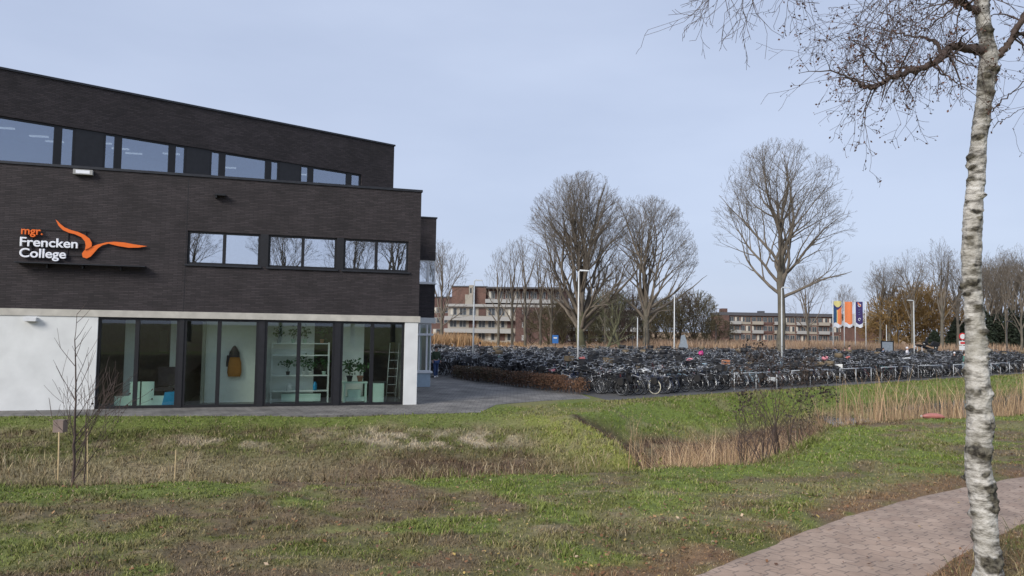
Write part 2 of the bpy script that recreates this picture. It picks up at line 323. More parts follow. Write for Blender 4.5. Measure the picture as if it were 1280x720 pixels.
def inpath(x, y):                                                   # >0 inside the path
    return np.minimum(-sdist(x, y, PATH_L), sdist(x, y, PATH_R))
def zbase(x, y):
    x = np.asarray(x, float); y = np.asarray(y, float)
    dn = sdist(x, y, NEAR); df = -sdist(x, y, FARL)
    zp = 1.2-.02*np.clip(y-5, 0, 20)-.004*np.clip(np.abs(x), 0, 40)*0
    sn = .55
    zn = zp-np.where(dn > 0, dn*sn*sm(0, .8, dn), 0)
    sf = .15-.045*np.exp(-((x-2.3)/1.3)**2)+.2*sm(2.9, 4.3, x+.05*(y-20))
    zf = -np.clip(df, 0, 99)*sf*sm(-.2, 1.2, df)
    sc = sdist(x, y, CREST); cl = sm(17.2, 19.5, y)*sm(27, 24, y)
    zf = zf+.20*np.exp(-(sc/.75)**2)*cl*sm(.1, .8, df)-.35*sm(.2, 1.2, sc)*sm(4, 2.2, sc)*cl*sm(.3, 1.5, df)
    fl = -1.2+.6*sm(6, 15, x)-.45*sm(15, 26, x)
    k = .12
    def smax(a, b): h = np.clip(.5+.5*(a-b)/k, 0, 1); return b*(1-h)+a*h+k*h*(1-h)
    z = smax(smax(zn, zf), fl)
    return np.where(dn <= 0, zp, np.where(df <= 0, 0., np.where(df < .5, np.minimum(z, .0), np.minimum(z, zp))))
def relief(x, y):
    dn = sdist(x, y, NEAR); df = -sdist(x, y, FARL); ip = inpath(x, y)
    off = sm(0, .25, -ip)
    near = (fbm(x, y, 1.3, 1)-.5)*.10+(fbm(x, y, .28, 2, 3)-.5)*.055
    rut = (np.abs(vn(x*.8+y*.5, y*.9-x*.25, .32, 4)-.5)-.25)*.07*sm(1.5, -1.5, x)
    bank = (fbm(x, y, 2.2, 5)-.5)*.22+(fbm(x, y, .5, 6, 3)-.5)*.10
    inside = sm(0, .6, dn)*sm(-.1, .8, df)
    z = np.where(dn <= .6, (near+rut)*off*(1-sm(0, .6, dn)), 0)+bank*inside
    z = z+np.where(dn <= 0, (fbm(x, y, 5, 8)-.5)*.12*off, 0)
    return z-.03*sm(-.03, .08, ip)
def gz(x, y): return zbase(x, y)+relief(x, y)
GRN = np.array((.130, .140, .038)); BRT = np.array((.152, .196, .040)); OLV = np.array((.195, .180, .075)); STR = np.array((0.32, 0.26, 0.155)); MUD = np.array((.158, .112, .070)); LIT = np.array((.20, .118, .068))
RED = np.array((.090, .055, .038)); YGR = np.array((0.22, 0.23, 0.06)); BEI = np.array((0.4, 0.33, 0.235))
def mixc(a, b, t): t = np.clip(t, 0, 1)[..., None]; return a*(1-t)+b*t
def gcol(x, y):
    x = np.asarray(x, float); y = np.asarray(y, float); dn = sdist(x, y, NEAR); df = -sdist(x, y, FARL); ip = inpath(x, y)
    n1 = fbm(x, y, 1.6, 21); n2 = fbm(x, y, .55, 22); n3 = fbm(x, y, 4., 23); n4 = fbm(x*1., y*2.2, .35, 24, 3)
    c = mixc(GRN, OLV, sm(.38, .62, n2))
    c = mixc(c, STR*.8, sm(.56, .74, n4)*.8)
    left = sm(.4, -2.6, x+.15*(y-6))
    c = mixc(c, MUD, sm(.64, .40, n1+.26*(1-left)-.10)*sm(.3, .6, n4+.12)*.9)
    c = mixc(c, BRT, sm(.62, .72, fbm(x, y, .8, 25, 2))*.8*(1-.3*left))
    c = mixc(c, BRT*.9, sm(.9, .2, np.abs(dn+.35))*sm(.34, .48, n1)*.85)
    c = mixc(c, MUD, sm(.35, 0, np.abs(dn+.95-.3*n3))*sm(.4, .6, n2)*.8)
    c = mixc(c, LIT, sm(.5, .0, -ip-.25*n1)*sm(.40, .6, n2+.03)*.85)
    # ditch banks
    b = mixc(OLV*.85, STR*.7, sm(.45, .7, n2)); b = mixc(b, GRN*.8, sm(.40, .56, n1)*.85); b = mixc(b, RED*1.3, sm(.55, .7, n4)*.6)
    b = mixc(b, BRT*.85, sm(1.5, .3, df-.8*n1)*.8)
    e = np.exp(-(((x+2.2)/2.9)**2+((y-21.6)/1.0)**2)**2); b = mixc(b, BEI, e*sm(.38, .58, n2)*.95)
    e = np.exp(-(((x+7.5)/1.6)**2+((y-20.2)/.6)**2)**2); b = mixc(b, BEI, e*sm(.42, .6, n2)*.6)
    toe = sm(3.2, 5.2, df+1.2*(n1-.5))*sm(4., 3., x); b = mixc(b, mixc(STR*.8, RED*1.25, sm(-5.5, -1.5, x+1.5*n3)*sm(.3, .55, n2+.15)), toe*.8)
    sc = sdist(x, y, CREST); sp = sm(-2.6, -.2, sc+.5*(n2-.5))*sm(16.6, 18.2, y)*sm(4.6, 3.9, x); b = mixc(b, mixc(YGR, OLV*1.1, sm(.55, .7, n2)), sp*.95)
    rt = sm(.12, .4, sc)
    pb = mixc(BRT*.9, OLV, sm(1.5, 3.2, df+1.5*(n1-.5))); pb = mixc(pb, STR*.7, sm(.55, .7, n2)*.5); pb = mixc(pb, mixc(RED*.9, STR*.5, sm(.5, .7, n4)), sm(.7, -.5, y-24.7-.42*(x-3.6)+1.2*(n1-.5))*sm(9.5, 7, x)*.97); pb = mixc(pb, RED*1.2, sm(2.9, 4.2, df+.8*n3)*sm(16, 10, x)*.95)
    b = mixc(b, pb, rt)
    nearbank = sm(.2, 1.2, dn)*sm(4., 1.5, dn); b = mixc(b, mixc(STR*.7, RED, sm(.4, .6, n2)), nearbank*.6)
    c = np.where((dn > 0)[..., None], mixc(c, b, sm(0, .5, dn)), c)
    f = mixc(BRT*.85, OLV, sm(.45, .65, n1)); f = mixc(f, GRN, .3*np.ones_like(n1))
    f = mixc(f, np.array((.30, .19, .11)), sm(74, 78, y-.2*x)*.9)
    return np.where((df < 0)[..., None], f, c)
def axis(lo, hi, s0, g):
    a = [0.]
    while a[-1] < hi: a.append(a[-1]+s0+g*abs(a[-1]))
    b = [0.]
    while b[-1] > lo: b.append(b[-1]-s0-g*abs(b[-1]))
    return np.array(b[:0:-1]+a)
ys = axis(-2500, 2500, .05, .0105)
ys = np.concatenate([ys[ys < 4]-0, np.arange(4, 9.4, .045), axis(-10, 2500, .06, .0105)[axis(-10, 2500, .06, .0105) > 9.4]]); ys = np.unique(np.round(ys, 4))
xs = axis(-2500, 2500, .05, .012)
X, Y = np.meshgrid(xs, ys); Z = gz(X, Y); nx, ny = len(xs), len(ys)
idx = np.arange(nx*ny).reshape(ny, nx); Q = np.stack([idx[:-1, :-1], idx[:-1, 1:], idx[1:, 1:], idx[1:, :-1]], -1).reshape(-1, 4)
me = fastmesh('ground', np.stack([X, Y, Z], -1), Q, 4, smooth=True); setcol(me, gcol(X.ravel(), Y.ravel())); g = link('ground', me, 'ground'); tag(g, kind='structure')
def sheet(name, poly, z, m, kind='structure'):
    b = MB(); n = len(poly); b.add([(x, y, z) for x, y in poly]+[(x, y, z-.15) for x, y in poly], [tuple(range(n))]+[(i+n, (i+1) % n+n, (i+1) % n, i) for i in range(n)])
    return tag(b.build(name, m), kind=kind)
# building frame
O = np.array([-3.3788, 26.978, 0.]); TH = math.radians(17)
def loc(lx, ly, z=0.): return np.array([O[0]+lx*math.cos(TH)-ly*math.sin(TH), O[1]+lx*math.sin(TH)+ly*math.cos(TH), z])
pv = [tuple(loc(-34, -1.1)[:2]), tuple(loc(-12, -1.5)[:2]), (-6.1, 22.9+.25), (-1., 24.75), (-.52, 27.4), (1.32, 29.2), (3.3, 30.5), (3.0, 33.), (-3.6, 41.8), (-5.5, 46), (-16, 66), (-45, 66), tuple(loc(-34, 8)[:2])]
PVP = pv
sheet('pavement', pv, .012, 'grey_pavers')
A2 = np.array([3.64, 30.5]); U2 = np.array([.797, .604]); V2 = np.array([-.604, .797])
def uv(u, v): return A2+U2*u+V2*v
sheet('parking_ground', [tuple(p) for p in (uv(-.2, -.75), uv(42, -.7), uv(110, -.7), uv(110, 12), (60, 92), (-12, 74), (-16, 66.0), (-5.48, 46), (-3.58, 41.8), (3.02, 33.))], .008, 'asphalt')
# path draped on the near ground
t = np.linspace(0, 1, 200); 
def resample(L, n):
    d = np.r_[0, np.cumsum(np.hypot(*np.diff(L, axis=0).T))]; s = np.linspace(0, d[-1], n); return np.stack([np.interp(s, d, L[:, 0]), np.interp(s, d, L[:, 1])], 1)
PL, PR = resample(PATH_L, 240), resample(PATH_R, 240); W = np.linspace(0, 1, 14)[None, :, None]
G = PL[:, None]*(1-W)+PR[:, None]*W
jit = (fbm(G[..., 0], G[..., 1], .3, 31, 3)-.5)*.10; G[:, 0, 0] += jit[:, 0]; G[:, 0, 1] += jit[:, 0]*-1.5; G[:, -1, 0] += jit[:, -1]; G[:, -1, 1] -= jit[:, -1]*1.5
zz = zbase(G[..., 0], G[..., 1])+.006+(fbm(G[..., 0], G[..., 1], .6, 33, 2)-.5)*.008; zz[:, 0] -= .035; zz[:, -1] -= .035; idx = np.arange(240*14).reshape(240, 14)
Q = np.stack([idx[:-1, :-1], idx[:-1, 1:], idx[1:, 1:], idx[1:, :-1]], -1).reshape(-1, 4)[:, ::-1]
me = fastmesh('path', np.concatenate([G, zz[..., None]], -1), Q, 4, smooth=True); tag(link('path', me, 'path_pavers'), kind='structure')
b = MB(); b.add([(11, 22, -.62), (40, 32, -.62), (130, 75, -.62), (130, 125, -.62), (34, 54, -.62), (14, 38, -.62)], [(0, 1, 2, 3, 4, 5)]); tag(b.build('water', 'water'), kind='structure')

# ------------------------------------------------------------------ grass, leaves, reeds (stuff)
def blades(name, P, H, Wd, lean, col, label, cat='grass'):
    n = len(P); a = RNG.uniform(0, 2*PI, n); d = np.stack([np.cos(a), np.sin(a), np.zeros(n)], 1); w = np.stack([-d[:, 1], d[:, 0], np.zeros(n)], 1)
    b2 = RNG.uniform(0, 2*PI, n); l = np.stack([np.cos(b2), np.sin(b2), np.zeros(n)], 1)*(lean*H)[:, None]
    up = np.zeros((n, 3)); up[:, 2] = H
    p0 = P-w*Wd[:, None]; p1 = P+w*Wd[:, None]; m = P+up*.6+l*.35; m0 = m-w*Wd[:, None]*.7; m1 = m+w*Wd[:, None]*.7; tip = P+up*np.sqrt(np.clip(1-lean**2*.3, .2, 1))[:, None]+l
    V = np.stack([p0, p1, m1, m0, tip], 1).reshape(-1, 3); i = np.arange(n)*5
    tri = np.stack([i, i+1, i+2, i, i+2, i+3, i+3, i+2, i+4], 1).reshape(-1, 3)
    me = fastmesh(name, V, tri, 3); setcol(me, np.repeat(col, 5, 0)); o = link(name, me, 'blade'); return tag(o, label, cat, kind='stuff')
n = 640000
yy = np.exp(RNG.uniform(math.log(3.3), math.log(34), n)); xx = yy*RNG.uniform(-.86, .86, n)
dn = sdist(xx, yy, NEAR); df = -sdist(xx, yy, FARL); ip = inpath(xx, yy); c = gcol(xx, yy)
green = c[:, 1]/c.sum(1); keep = (df > -7) & (ip < .05*RNG.random(n))
paved = np.zeros(n, bool); _pv = np.array([tuple(q) for q in PVP])
for (ax, ay), (bx, by) in zip(_pv, np.roll(_pv, -1, 0)): paved ^= ((ay > yy) != (by > yy)) & (xx < (bx-ax)*(yy-ay)/(by-ay+1e-12)+ax); keep &= ~paved & ~((df < -.02) & ((xx-A2[0])*V2[0]+(yy-A2[1])*V2[1] > -.85))
bare = fbm(xx, yy, 1.6, 21); keep &= RNG.random(n) < np.where(green > .43, 1., np.where(dn > 0, .8, .7))*np.where(dn > 0, 1, .45+.55*sm(.35, .6, vn(xx, yy, .11, 44)))
xx, yy, dn, df, c, green = [q[keep] for q in (xx, yy, dn, df, c, green)]; n = len(xx)
bank = dn > .2; H = np.where(bank, RNG.uniform(.03, .10, n), RNG.uniform(.012, .034, n))*(1+1.1*sm(.5, .7, fbm(xx, yy, .35, 40)))
H *= np.where((df < 1.5) & (df > -4), .55, 1.); H *= np.where(-inpath(xx, yy) < .3, .8, 1)
Wd = .0013+.00050*yy; 
jit = RNG.uniform(.65, 1.55, (n, 1)); st = RNG.random(n); c = c*jit*1.08
c = np.where((st < .10)[:, None], STR*RNG.uniform(.7, 1.4, (n, 1)), c); c = np.where(((st > .9) & (green > .38))[:, None], BRT*RNG.uniform(.6, 1.2, (n, 1)), c)
blades('grass', np.stack([xx, yy, gz(xx, yy)-.006], 1), H, Wd, RNG.uniform(.2, 1.3, n), c, 'short winter grass on the lawn and on the ditch banks')
n = 110000; yy = RNG.uniform(29, 62, n); xx = yy*RNG.uniform(.02, .86, n); dfx = -sdist(xx, yy, FARL); vv = (xx-3.64)*-.604+(yy-30.5)*.797
k = (dfx > -7) & (dfx < 3.2) & (vv < -.85); xx, yy, dfx = xx[k], yy[k], dfx[k]; n = len(xx); c = gcol(xx, yy)*RNG.uniform(.6, 1.5, (n, 1)); st = RNG.random(n); c = np.where((st < .16)[:, None], STR*RNG.uniform(.6, 1.2, (n, 1)), c)
blades('grass', np.stack([xx, yy, gz(xx, yy)-.006], 1), RNG.uniform(.04, .11, n)*(1+.8*sm(.5, .7, fbm(xx, yy, .9, 40))), .0013+.00045*yy, RNG.uniform(.3, 1.4, n), c, 'green grass strip between the bicycle park and the pond')
def scatter(name, n, xr, yr, H, Wd, lean, cols, cond, label, cat, jz=0):
    x = RNG.uniform(*xr, n); y = RNG.uniform(*yr, n); k = cond(x, y); x, y = x[k], y[k]; n = len(x)
    cc = np.array(cols)[RNG.integers(0, len(cols), n)]*RNG.uniform(.7, 1.3, (n, 1)); h = RNG.uniform(*H, n)*(.75+.5*fbm(x, y, 1.2, 51))
    return blades(name, np.stack([x, y, gz(x, y)-.02], 1), h, RNG.uniform(.6, 1.2, n)*(Wd if np.isscalar(Wd) else Wd(x, y)), RNG.uniform(*lean, n), cc, label, cat)
TAN = [(.44, .31, .18), (.54, .40, .25), (.36, .24, .14), (.48, .32, .20), (.30, .20, .12)]
RBR = [(.36, .24, .13), (.2, .11, .07), (.40, .28, .16)]
# reeds in the hollow, reeds along the pond, tall straw at the toe of the building bank
scatter('reeds', 13000, (2.6, 9.5), (12.5, 24), (.5, 1.45), .007, (0., .9), RBR[:1]+TAN+TAN[:2], lambda x, y: (sdist(x, y, NEAR) > 1.3) & (zbase(x, y) < -.5) & (y < 19.5+.3*(x-3)) & (x > 3.3+1.2*(vn(x, y, .8)-.5)) & (vn(x, y, .55, 77)+.3*vn(x, y, .2, 78) > .48-.12*sm(3.2, 4.5, x)), 'brown dry reeds standing in the hollow of the ditch', 'reeds')
scatter('reeds', 150000, (6.6, 48), (13.5, 42), (.75, 1.5), .0075, (0., .45), TAN, lambda x, y: (sdist(x, y, NEAR) > .3) & (sdist(x, y, NEAR) < 2.0+1.4*vn(x, y, 2.)+.01*x) & (vn(x, y, .8, 9)+.25*vn(x, y, .25, 10) > .42-.03*(x-7)), 'pale tan reeds along the pond edge beyond the mound', 'reeds')
scatter('straw', 9000, (-15, 3), (9, 19), (.18, .42), .006, (.2, 1.1), [(.42, .34, .2), (.33, .24, .14), (.5, .42, .28)], lambda x, y: (zbase(x, y) < -.45) & (vn(x, y, 1.6, 3)+.15*sm(-4, -8, x) > .58), 'bleached straw lying along the bottom of the ditch', 'dry grass')
scatter('weeds', 7000, (-12, 4.), (6.8, 11), (.06, .2), .003, (.1, .9), [(.1, .12, .04), (.3, .24, .14), (.16, .08, .06)], lambda x, y: (np.abs(sdist(x, y, NEAR)) < .22) & (vn(x, y, .7, 14) > .45), 'rough weeds on the near lip of the ditch', 'weeds')
scatter('tall_grass', 6500, (3.0, 8), (3.8, 7.6), (.05, .22), .0024, (.2, 1.2), [(.36, .29, .16), (.13, .15, .05), (.20, .10, .06), (.10, .085, .05)], lambda x, y: (sdist(x, y, PATH_R) < -.03) & (sdist(x, y, PATH_R) > -1.6) & (vn(x, y, .5, 19) > .3), 'long dry grass and weeds around the birch foot', 'dry grass')
# fallen leaves
n = 9000; yy = np.exp(RNG.uniform(math.log(3.4), math.log(12), n)); xx = yy*RNG.uniform(-.85, .9, n); ipn = -inpath(xx, yy)
k = (sdist(xx, yy, NEAR) < .2) & (RNG.random(n) < np.where(ipn < 0, .10, np.where(ipn < 1.2, 1., .22))); xx, yy = xx[k], yy[k]
P = np.stack([xx, yy, gz(xx, yy)+.018+.03*(inpath(xx, yy) > 0)], 1); n = len(xx); a = RNG.uniform(0, 2*PI, n); s = RNG.uniform(.008, .022, n)[:, None]
A = np.stack([np.cos(a), np.sin(a), RNG.uniform(-.5, .5, n)], 1)*s; Bv = np.stack([-np.sin(a), np.cos(a), RNG.uniform(-.5, .5, n)], 1)*s*.65
me = fastmesh('fallen_leaves', np.stack([P-A, P+Bv, P+A, P-Bv], 1), np.arange(4*n), 4)
cc = np.array([(.20, .10, .05), (.30, .18, .09), (.42, .30, .10), (.13, .07, .045), (.45, .33, .22)])[RNG.choice(5, n, p=[.35, .25, .07, .28, .05])]*RNG.uniform(.7, 1.3, (n, 1)); setcol(me, np.repeat(cc, 4, 0))
tag(link('fallen_leaves', me, 'blade'), 'brown fallen leaves scattered over the lawn and along the path', 'leaves', kind='stuff')
# reed field behind the bicycle park
n = 60000; x = RNG.uniform(-25, 130, n); y = RNG.uniform(0, 1, n)**1.6*42+79+.2*x; k = (np.abs(x/y) < .85) & ~((x > 62) & (y > 98)); x, y = x[k], y[k]; n = len(x)
h = RNG.uniform(1.2, 2.0, n)*(.7+.5*fbm(x, y, 7, 61)); q_ = x/y+.02*(vn(x, y, 4, 63)-.5); h *= .5+.75*sm(-.03, -.06, q_)+.5*sm(.08, .2, q_); cc = np.array([(.36, .25, .16), (.42, .30, .20), (.29, .19, .125), (.36, .265, .20)])[RNG.integers(0, 4, n)]*RNG.uniform(.75, 1.2, (n, 1))
cc[x < 2] = cc[x < 2]*np.array((1.0, .90, .70))
blades('reeds', np.stack([x, y, np.zeros(n)], 1), h, RNG.uniform(.03, .09, n), RNG.uniform(0, .35, n), cc, 'wide field of rust brown reeds behind the bicycle park', 'reeds')

# ------------------------------------------------------------------ the school building
bld = thing('school_building', 'large dark brick building with white lettering, glazed ground floor and pale concrete band', 'building', (O[0], O[1], 0), TH)
def wallgrid(b, x0, x1, y0, y1, z0, z1, holes):                      # one wall with rectangular openings (x0,x1,z0,z1) in a single row
    hz0 = holes[0][2]; hz1 = holes[0][3]
    b.box(x0, x1, y0, y1, z0, hz0); b.box(x0, x1, y0, y1, hz1, z1); x = x0
    for h in holes: b.box(x, h[0], y0, y1, hz0, hz1); x = h[1]
    b.box(x, x1, y0, y1, hz0, hz1)
FW = [(-7.86, -5.55), (-5.28, -2.98), (-2.74, -.43)]
b = MB(); wallgrid(b, -25, 0, 0, .3, 3.2, 7.76, [(x0, x1, 4.80, 5.92) for x0, x1 in FW])
b.box(-.3, 0, .3, 14, 3.2, 7.76); b.box(-25, -24.7, .3, 14, 0, 7.76); b.box(-24.7, -.3, 13.7, 14, 0, 7.76)
b.build('wall', 'dark_brick', bld)
b = MB(); b.box(-25.04, .04, -.04, .34, 7.76, 7.84); b.box(-.34, .04, .34, 14.04, 7.76, 7.84); b.build('parapet_cap', 'dark_metal', bld)
b = MB(); b.box(-24.7, -.3, .3, 13.7, 7.3, 7.5); b.build('roof', 'roof_felt', bld)
b = MB(); b.box(-24.7, -.3, .302, 13.7, 2.97, 3.25); b.build('floor_slab', 'interior_white', bld)
b = MB(); b.box(-25.03, .05, -.05, .35, 2.98, 3.198); b.box(-.35, .05, .35, 5.9, 2.98, 3.198); b.build('concrete_band', 'concrete_band', bld)
b = MB(); b.box(-25, -10.42, -.02, .3, -.05, 2.978); b.build('rendered_wall', 'white_render', bld)
b = MB(); b.box(-.5, -.02, -.02, .4, -.05, 2.978); b.box(-.3, -.02, .4, 7.7, -.05, 2.978); b.build('corner_column', 'white_render', bld)
for x in (-7.9, -14.2, -20.5):
    b = MB(); b.box(x-.008, x+.008, -.004, .01, 3.2, 7.75); b.build('movement_joint', 'black_frame', bld)
def window(x0, x1, z0, z1, y, mull, gl, fw=.06, name='window', fm='black_frame', depth=.1, sill=False):
    b = MB(); b.box(x0, x1, y, y+depth, z0, z0+fw); b.box(x0, x1, y, y+depth, z1-fw, z1); b.box(x0, x0+fw, y, y+depth, z0+fw, z1-fw); b.box(x1-fw, x1, y, y+depth, z0+fw, z1-fw)
    w = b.build(name, fm, bld)
    for m_ in mull: c = MB(); c.box(m_-fw*.75, m_+fw*.75, y-.01, y+depth-.01, z0+fw+.001, z1-fw-.001); c.build('mullion', fm, w)
    xs_ = [x0+fw]+[v for m_ in mull for v in (m_-fw*.75, m_+fw*.75)]+[x1-fw]
    for k in range(0, len(xs_), 2): c = MB(); c.box(xs_[k], xs_[k+1], y+.045, y+.057, z0+fw, z1-fw); c.build('pane', gl, w)
    return w
for x0, x1 in FW:
    w = window(x0, x1, 4.8, 5.92, .06, [(x0+x1)/2], 'glass_first', .07)
    c = MB(); c.box(x0-.06, x1+.06, -.06, .2, 4.74, 4.798); c.build('sill', 'dark_metal', w)
    c = MB(); c.box(x0+.1, x1-.1, .42, .44, 4.86, 5.9); c.build('blind', 'blind', w)
for x0, x1 in zip((-8.0, -5.55, -2.98), (-7.86, -5.28, -2.74)):
    b = MB(); b.box(x0, x1, -.006, .02, 4.8, 5.92)
    if x0 > -8: b.build('window_pier', 'dark_panel', bld)
# ground floor glazing
GW = [(-10.42, -8.0, -9.27), (-7.86, -5.5, -6.76), (-5.3, -2.95, -4.17), (-2.75, -.5, -1.65)]
for x0, x1 in ((-8.0, -7.86), (-5.5, -5.3), (-2.95, -2.75)): b = MB(); b.box(x0-.0, x1, .02, .34, 0, 2.975); b.build('glazing_pier', 'dark_panel', bld)
for x0, x1, m_ in GW: window(x0, x1, 0.02, 2.975, .05, [m_], 'glass_ground', .085, 'shop_window')
# interior rooms behind the glass
b = MB(); b.box(-24.6, -.32, .4, 9, 0.014, .03); b.build('interior_floor', 'interior_floor', bld)
b = MB(); b.box(-10.9, -10.8, .36, 8, .031, 2.95); b.box(-10.8, -8.1, 7.0, 7.1, .031, 2.95); b.box(-7.95, -7.87, .36, 6, .031, 2.95); b.build('inner_wall', 'interior_dark', bld)
b = MB(); b.box(-7.4, -7.3, 1.2, 6, .031, 2.95); b.box(-5.45, -5.38, .36, 1.5, .031, 2.95); b.build('inner_wall', 'interior_tan', bld)
b = MB(); b.box(-7.3, -5.46, 1.5, 1.6, .031, 2.95); b.box(-5.37, -3.6, 1.3, 1.4, .031, 2.95); b.box(-2.72, -1.8, 1.4, 1.5, .031, 2.95); b.build('inner_wall', 'interior_white', bld)
b = MB(); b.box(-3.59, -2.73, 3.1, 3.2, .031, 2.95); b.box(-1.79, -.33, 3.6, 3.7, .031, 2.95); b.build('inner_wall', 'interior_dark', bld)
for x in (-9.95, -8.5):
    b = MB(); b.box(x, x+.32, 1.8, 2.1, .031, 2.95); b.build('interior_column', 'interior_white', bld)
for x0 in (-9.6, -9.0): b = MB(); b.box(x0, x0+.3, 6.9, 6.98, 1.6, 2.5); b.build('notice_board', 'interior_tan', bld)
def item(name, label, cat, mb, m, group=None, lz=None):
    o = mb.build(name, m); o.location = (O[0], O[1], 0); o.rotation_euler = (0, 0, TH); return tag(o, label, cat, group)
def pot_plant(x, y, z, r, h, pot, label, nl=40, ls=.06):
    t_ = thing('potted_plant', label, 'plant', tuple(loc(x, y, z)), TH, 'potted plants behind the glass')
    b = MB(); b.lathe((0, 0, 0), [(r*.7, 0), (r, r*1.6), (r*1.08, r*1.6), (r*1.08, r*1.9), (r*.9, r*1.9)], 12); b.build('pot', pot, t_)
    b = MB()
    for k in range(7): a = k*.9; b.tube([(0, 0, r*1.8), (math.cos(a)*h*.15, math.sin(a)*h*.15, r*1.8+h*.5), (math.cos(a)*h*.35, math.sin(a)*h*.35, r*1.8+h*RNG.uniform(.6, 1))], .004, 4)
    for k in range(nl): v_ = RNG.normal(size=3)*np.array((h*.28, h*.28, h*.24)); b.leaf((v_[0], v_[1], r*1.8+h*.68+v_[2]), ls)
    b.build('foliage', 'leaf_green', t_)
pot_plant(-2.35, .75, .80, .11, .5, 'interior_dark', 'leafy plant in dark pot on left end of the white bench', 70, .07)
pot_plant(-1.98, .7, .80, .11, .5, 'pot_terracotta', 'leafy plant in terracotta pot on the white bench', 70, .07)
def pot_shelf():
    for x, z, p, l in ((-4.85, 2.17, 'pot_white', 'small plant in white pot, leftmost on the top shelf'), (-4.35, 2.17, 'card_mint', 'small plant in mint pot, second on the top shelf'), (-3.95, 2.17, 'card_mint', 'small plant in pale pot, third along the top shelf'),
                       (-3.35, 2.17, 'pot_terracotta', 'plant in terracotta pot at right end of the top shelf'), (-4.5, 1.02, 'interior_dark', 'bushy dark plant at left on the middle shelf'), (-3.95, 1.02, 'pot_white', 'leafy plant in white pot at middle of the shelf unit'), (-3.7, 1.02, 'pot_white', 'tall leafy plant in white pot right of the mullion'), (-3.25, 1.02, 'card_mint', 'dark leaved plant at right end of the middle shelf')):
        pot_plant(x, .95, z, .075 if z > 2 else .07, .38 if z > 2 else .5, p, l, 46 if z < 2 else 40, .06)
pot_shelf()
sh = thing('shelf_unit', 'tall pale metal shelf unit full of plants behind the third glazed bay', 'shelf', tuple(loc(0, 0, 0)), TH)
for x in (-5.05, -3.1):
    for y in (.75, 1.15): MB().box(x-.02, x+.02, y-.02, y+.02, .031, 2.2).build('post', 'interior_white', sh)
for z in (.45, 1.0, 1.72, 2.14): b = MB(); b.box(-5.03, -3.12, .76, 1.14, z, z+.03); b.build('shelf', 'interior_white', sh)
for x0, x1, z0, z1, m_, nm, lb, ct in ((-4.7, -3.35, .10, .36, 'card_mint', 'storage_box', 'long mint box under the lowest shelf of the shelf unit', 'box'), (-4.55, -4.32, .481, .72, 'pot_white', 'canister', 'white canister on the lowest shelf of the shelf unit', 'canister'), (-3.62, -3.48, .481, .78, 'blue_plastic', 'bottle', 'blue bottle on the lowest shelf of the shelf unit', 'bottle')):
    b = MB()
    if nm == 'storage_box': b.box(x0, x1, .8, 1.1, z0, z1-.04); b.box(x0-.01, x1+.01, .79, 1.11, z1-.038, z1)
    else: r_ = (x1-x0)/2; b.lathe(((x0+x1)/2, .95, z0), [(r_, 0), (r_, (z1-z0)*.7), (r_*.6, (z1-z0)*.85), (r_*.55, z1-z0)], 12)
    item(nm, lb, ct, b, m_)
bn = thing('bench', 'low white bench with plants behind the rightmost glazed bay', 'bench', tuple(loc(0, 0, 0)), TH)
b = MB(); b.box(-2.6, -1.72, .55, .95, .74, .80); b.build('top', 'card_mint', bn)
for x in (-2.56, -1.8): b = MB(); b.box(x, x+.06, .57, .93, .031, .739); b.build('leg', 'card_mint', bn)
b = MB(); b.box(-2.49, -1.81, .57, .93, .1, .25); b.build('lower_shelf', 'card_mint', bn)
b = MB(); b.box(-2.4, -1.95, .62, .9, .251, .5); b.box(-2.41, -1.94, .61, .91, .44, .49); item('storage_box', 'mint box on the lower shelf of the white bench', 'box', b, 'card_mint')
cb_ = thing('cabinet', 'small mint cabinet beside the bench behind the rightmost bay', 'cabinet', tuple(loc(0, 0, 0)), TH)
b = MB(); b.box(-1.5, -1.12, .6, .95, .031, .75); b.build('body', 'card_mint', cb_); b = MB(); b.box(-1.52, -1.05, .58, .97, .751, .79); b.build('top', 'interior_dark', cb_)
ld = thing('stepladder', 'thin grey folding stepladder in the rightmost glazed bay', 'ladder', tuple(loc(0, 0, 0)), TH)
for s_, x in ((0, -1.0), (1, -.66)):
    b = MB(); b.tube([(x, .9, .04), (x+.12, 1.0, 2.2)], .016, 6); b.build('rail', 'galvanised', ld)
for k in range(6): z = .35+k*.3; MB().box(-.98+.05*z, -.66+.05*z, .9+.045*z, .96+.045*z, z, z+.02).build('rung', 'galvanised', ld)
for i, (x0, z1, lb) in enumerate(((-9.95, .85, 'large folded mint card left of the first mullion'), (-9.15, .85, 'folded mint card right of the first mullion'))):
    b = MB(); b.prism([(x0, .05), (x0+.75, .05), (x0+.75, .38) if i else (x0+.75, .85), (x0+.38, .38) if i else (x0+.45, .85), (x0+.38, z1) if i else (x0+.45, .38), (x0, z1) if i else (x0, .38)], .5, .56); item('display_card', lb, 'card', b, 'card_mint')
b = MB(); b.prism([(-8.5, .05), (-8.1, .05), (-8.08, .52), (-8.42, .5)], .38, .5); item('plastic_bag', 'bright blue plastic bag standing inside the leftmost glazed bay', 'bag', b, 'blue_plastic')
ch = thing('office_chair', 'dark office chair inside the leftmost glazed bay', 'chair', tuple(loc(-8.55, 1.4, .03)), TH)
b = MB(); b.box(-.28, .28, -.28, .28, .45, .55); b.build('seat', 'coat_dark', ch); b = MB(); b.box(-.27, .27, .22, .3, .6, 1.25); b.build('backrest', 'coat_dark', ch); b = MB(); b.tube([(0, 0, .05), (0, 0, .45)], .04)
for k in range(5): a = k*2*PI/5; b.tube([(0, 0, .08), (.3*math.cos(a), .3*math.sin(a), .05)], .025, 5)
b.build('base', 'coat_dark', ch)
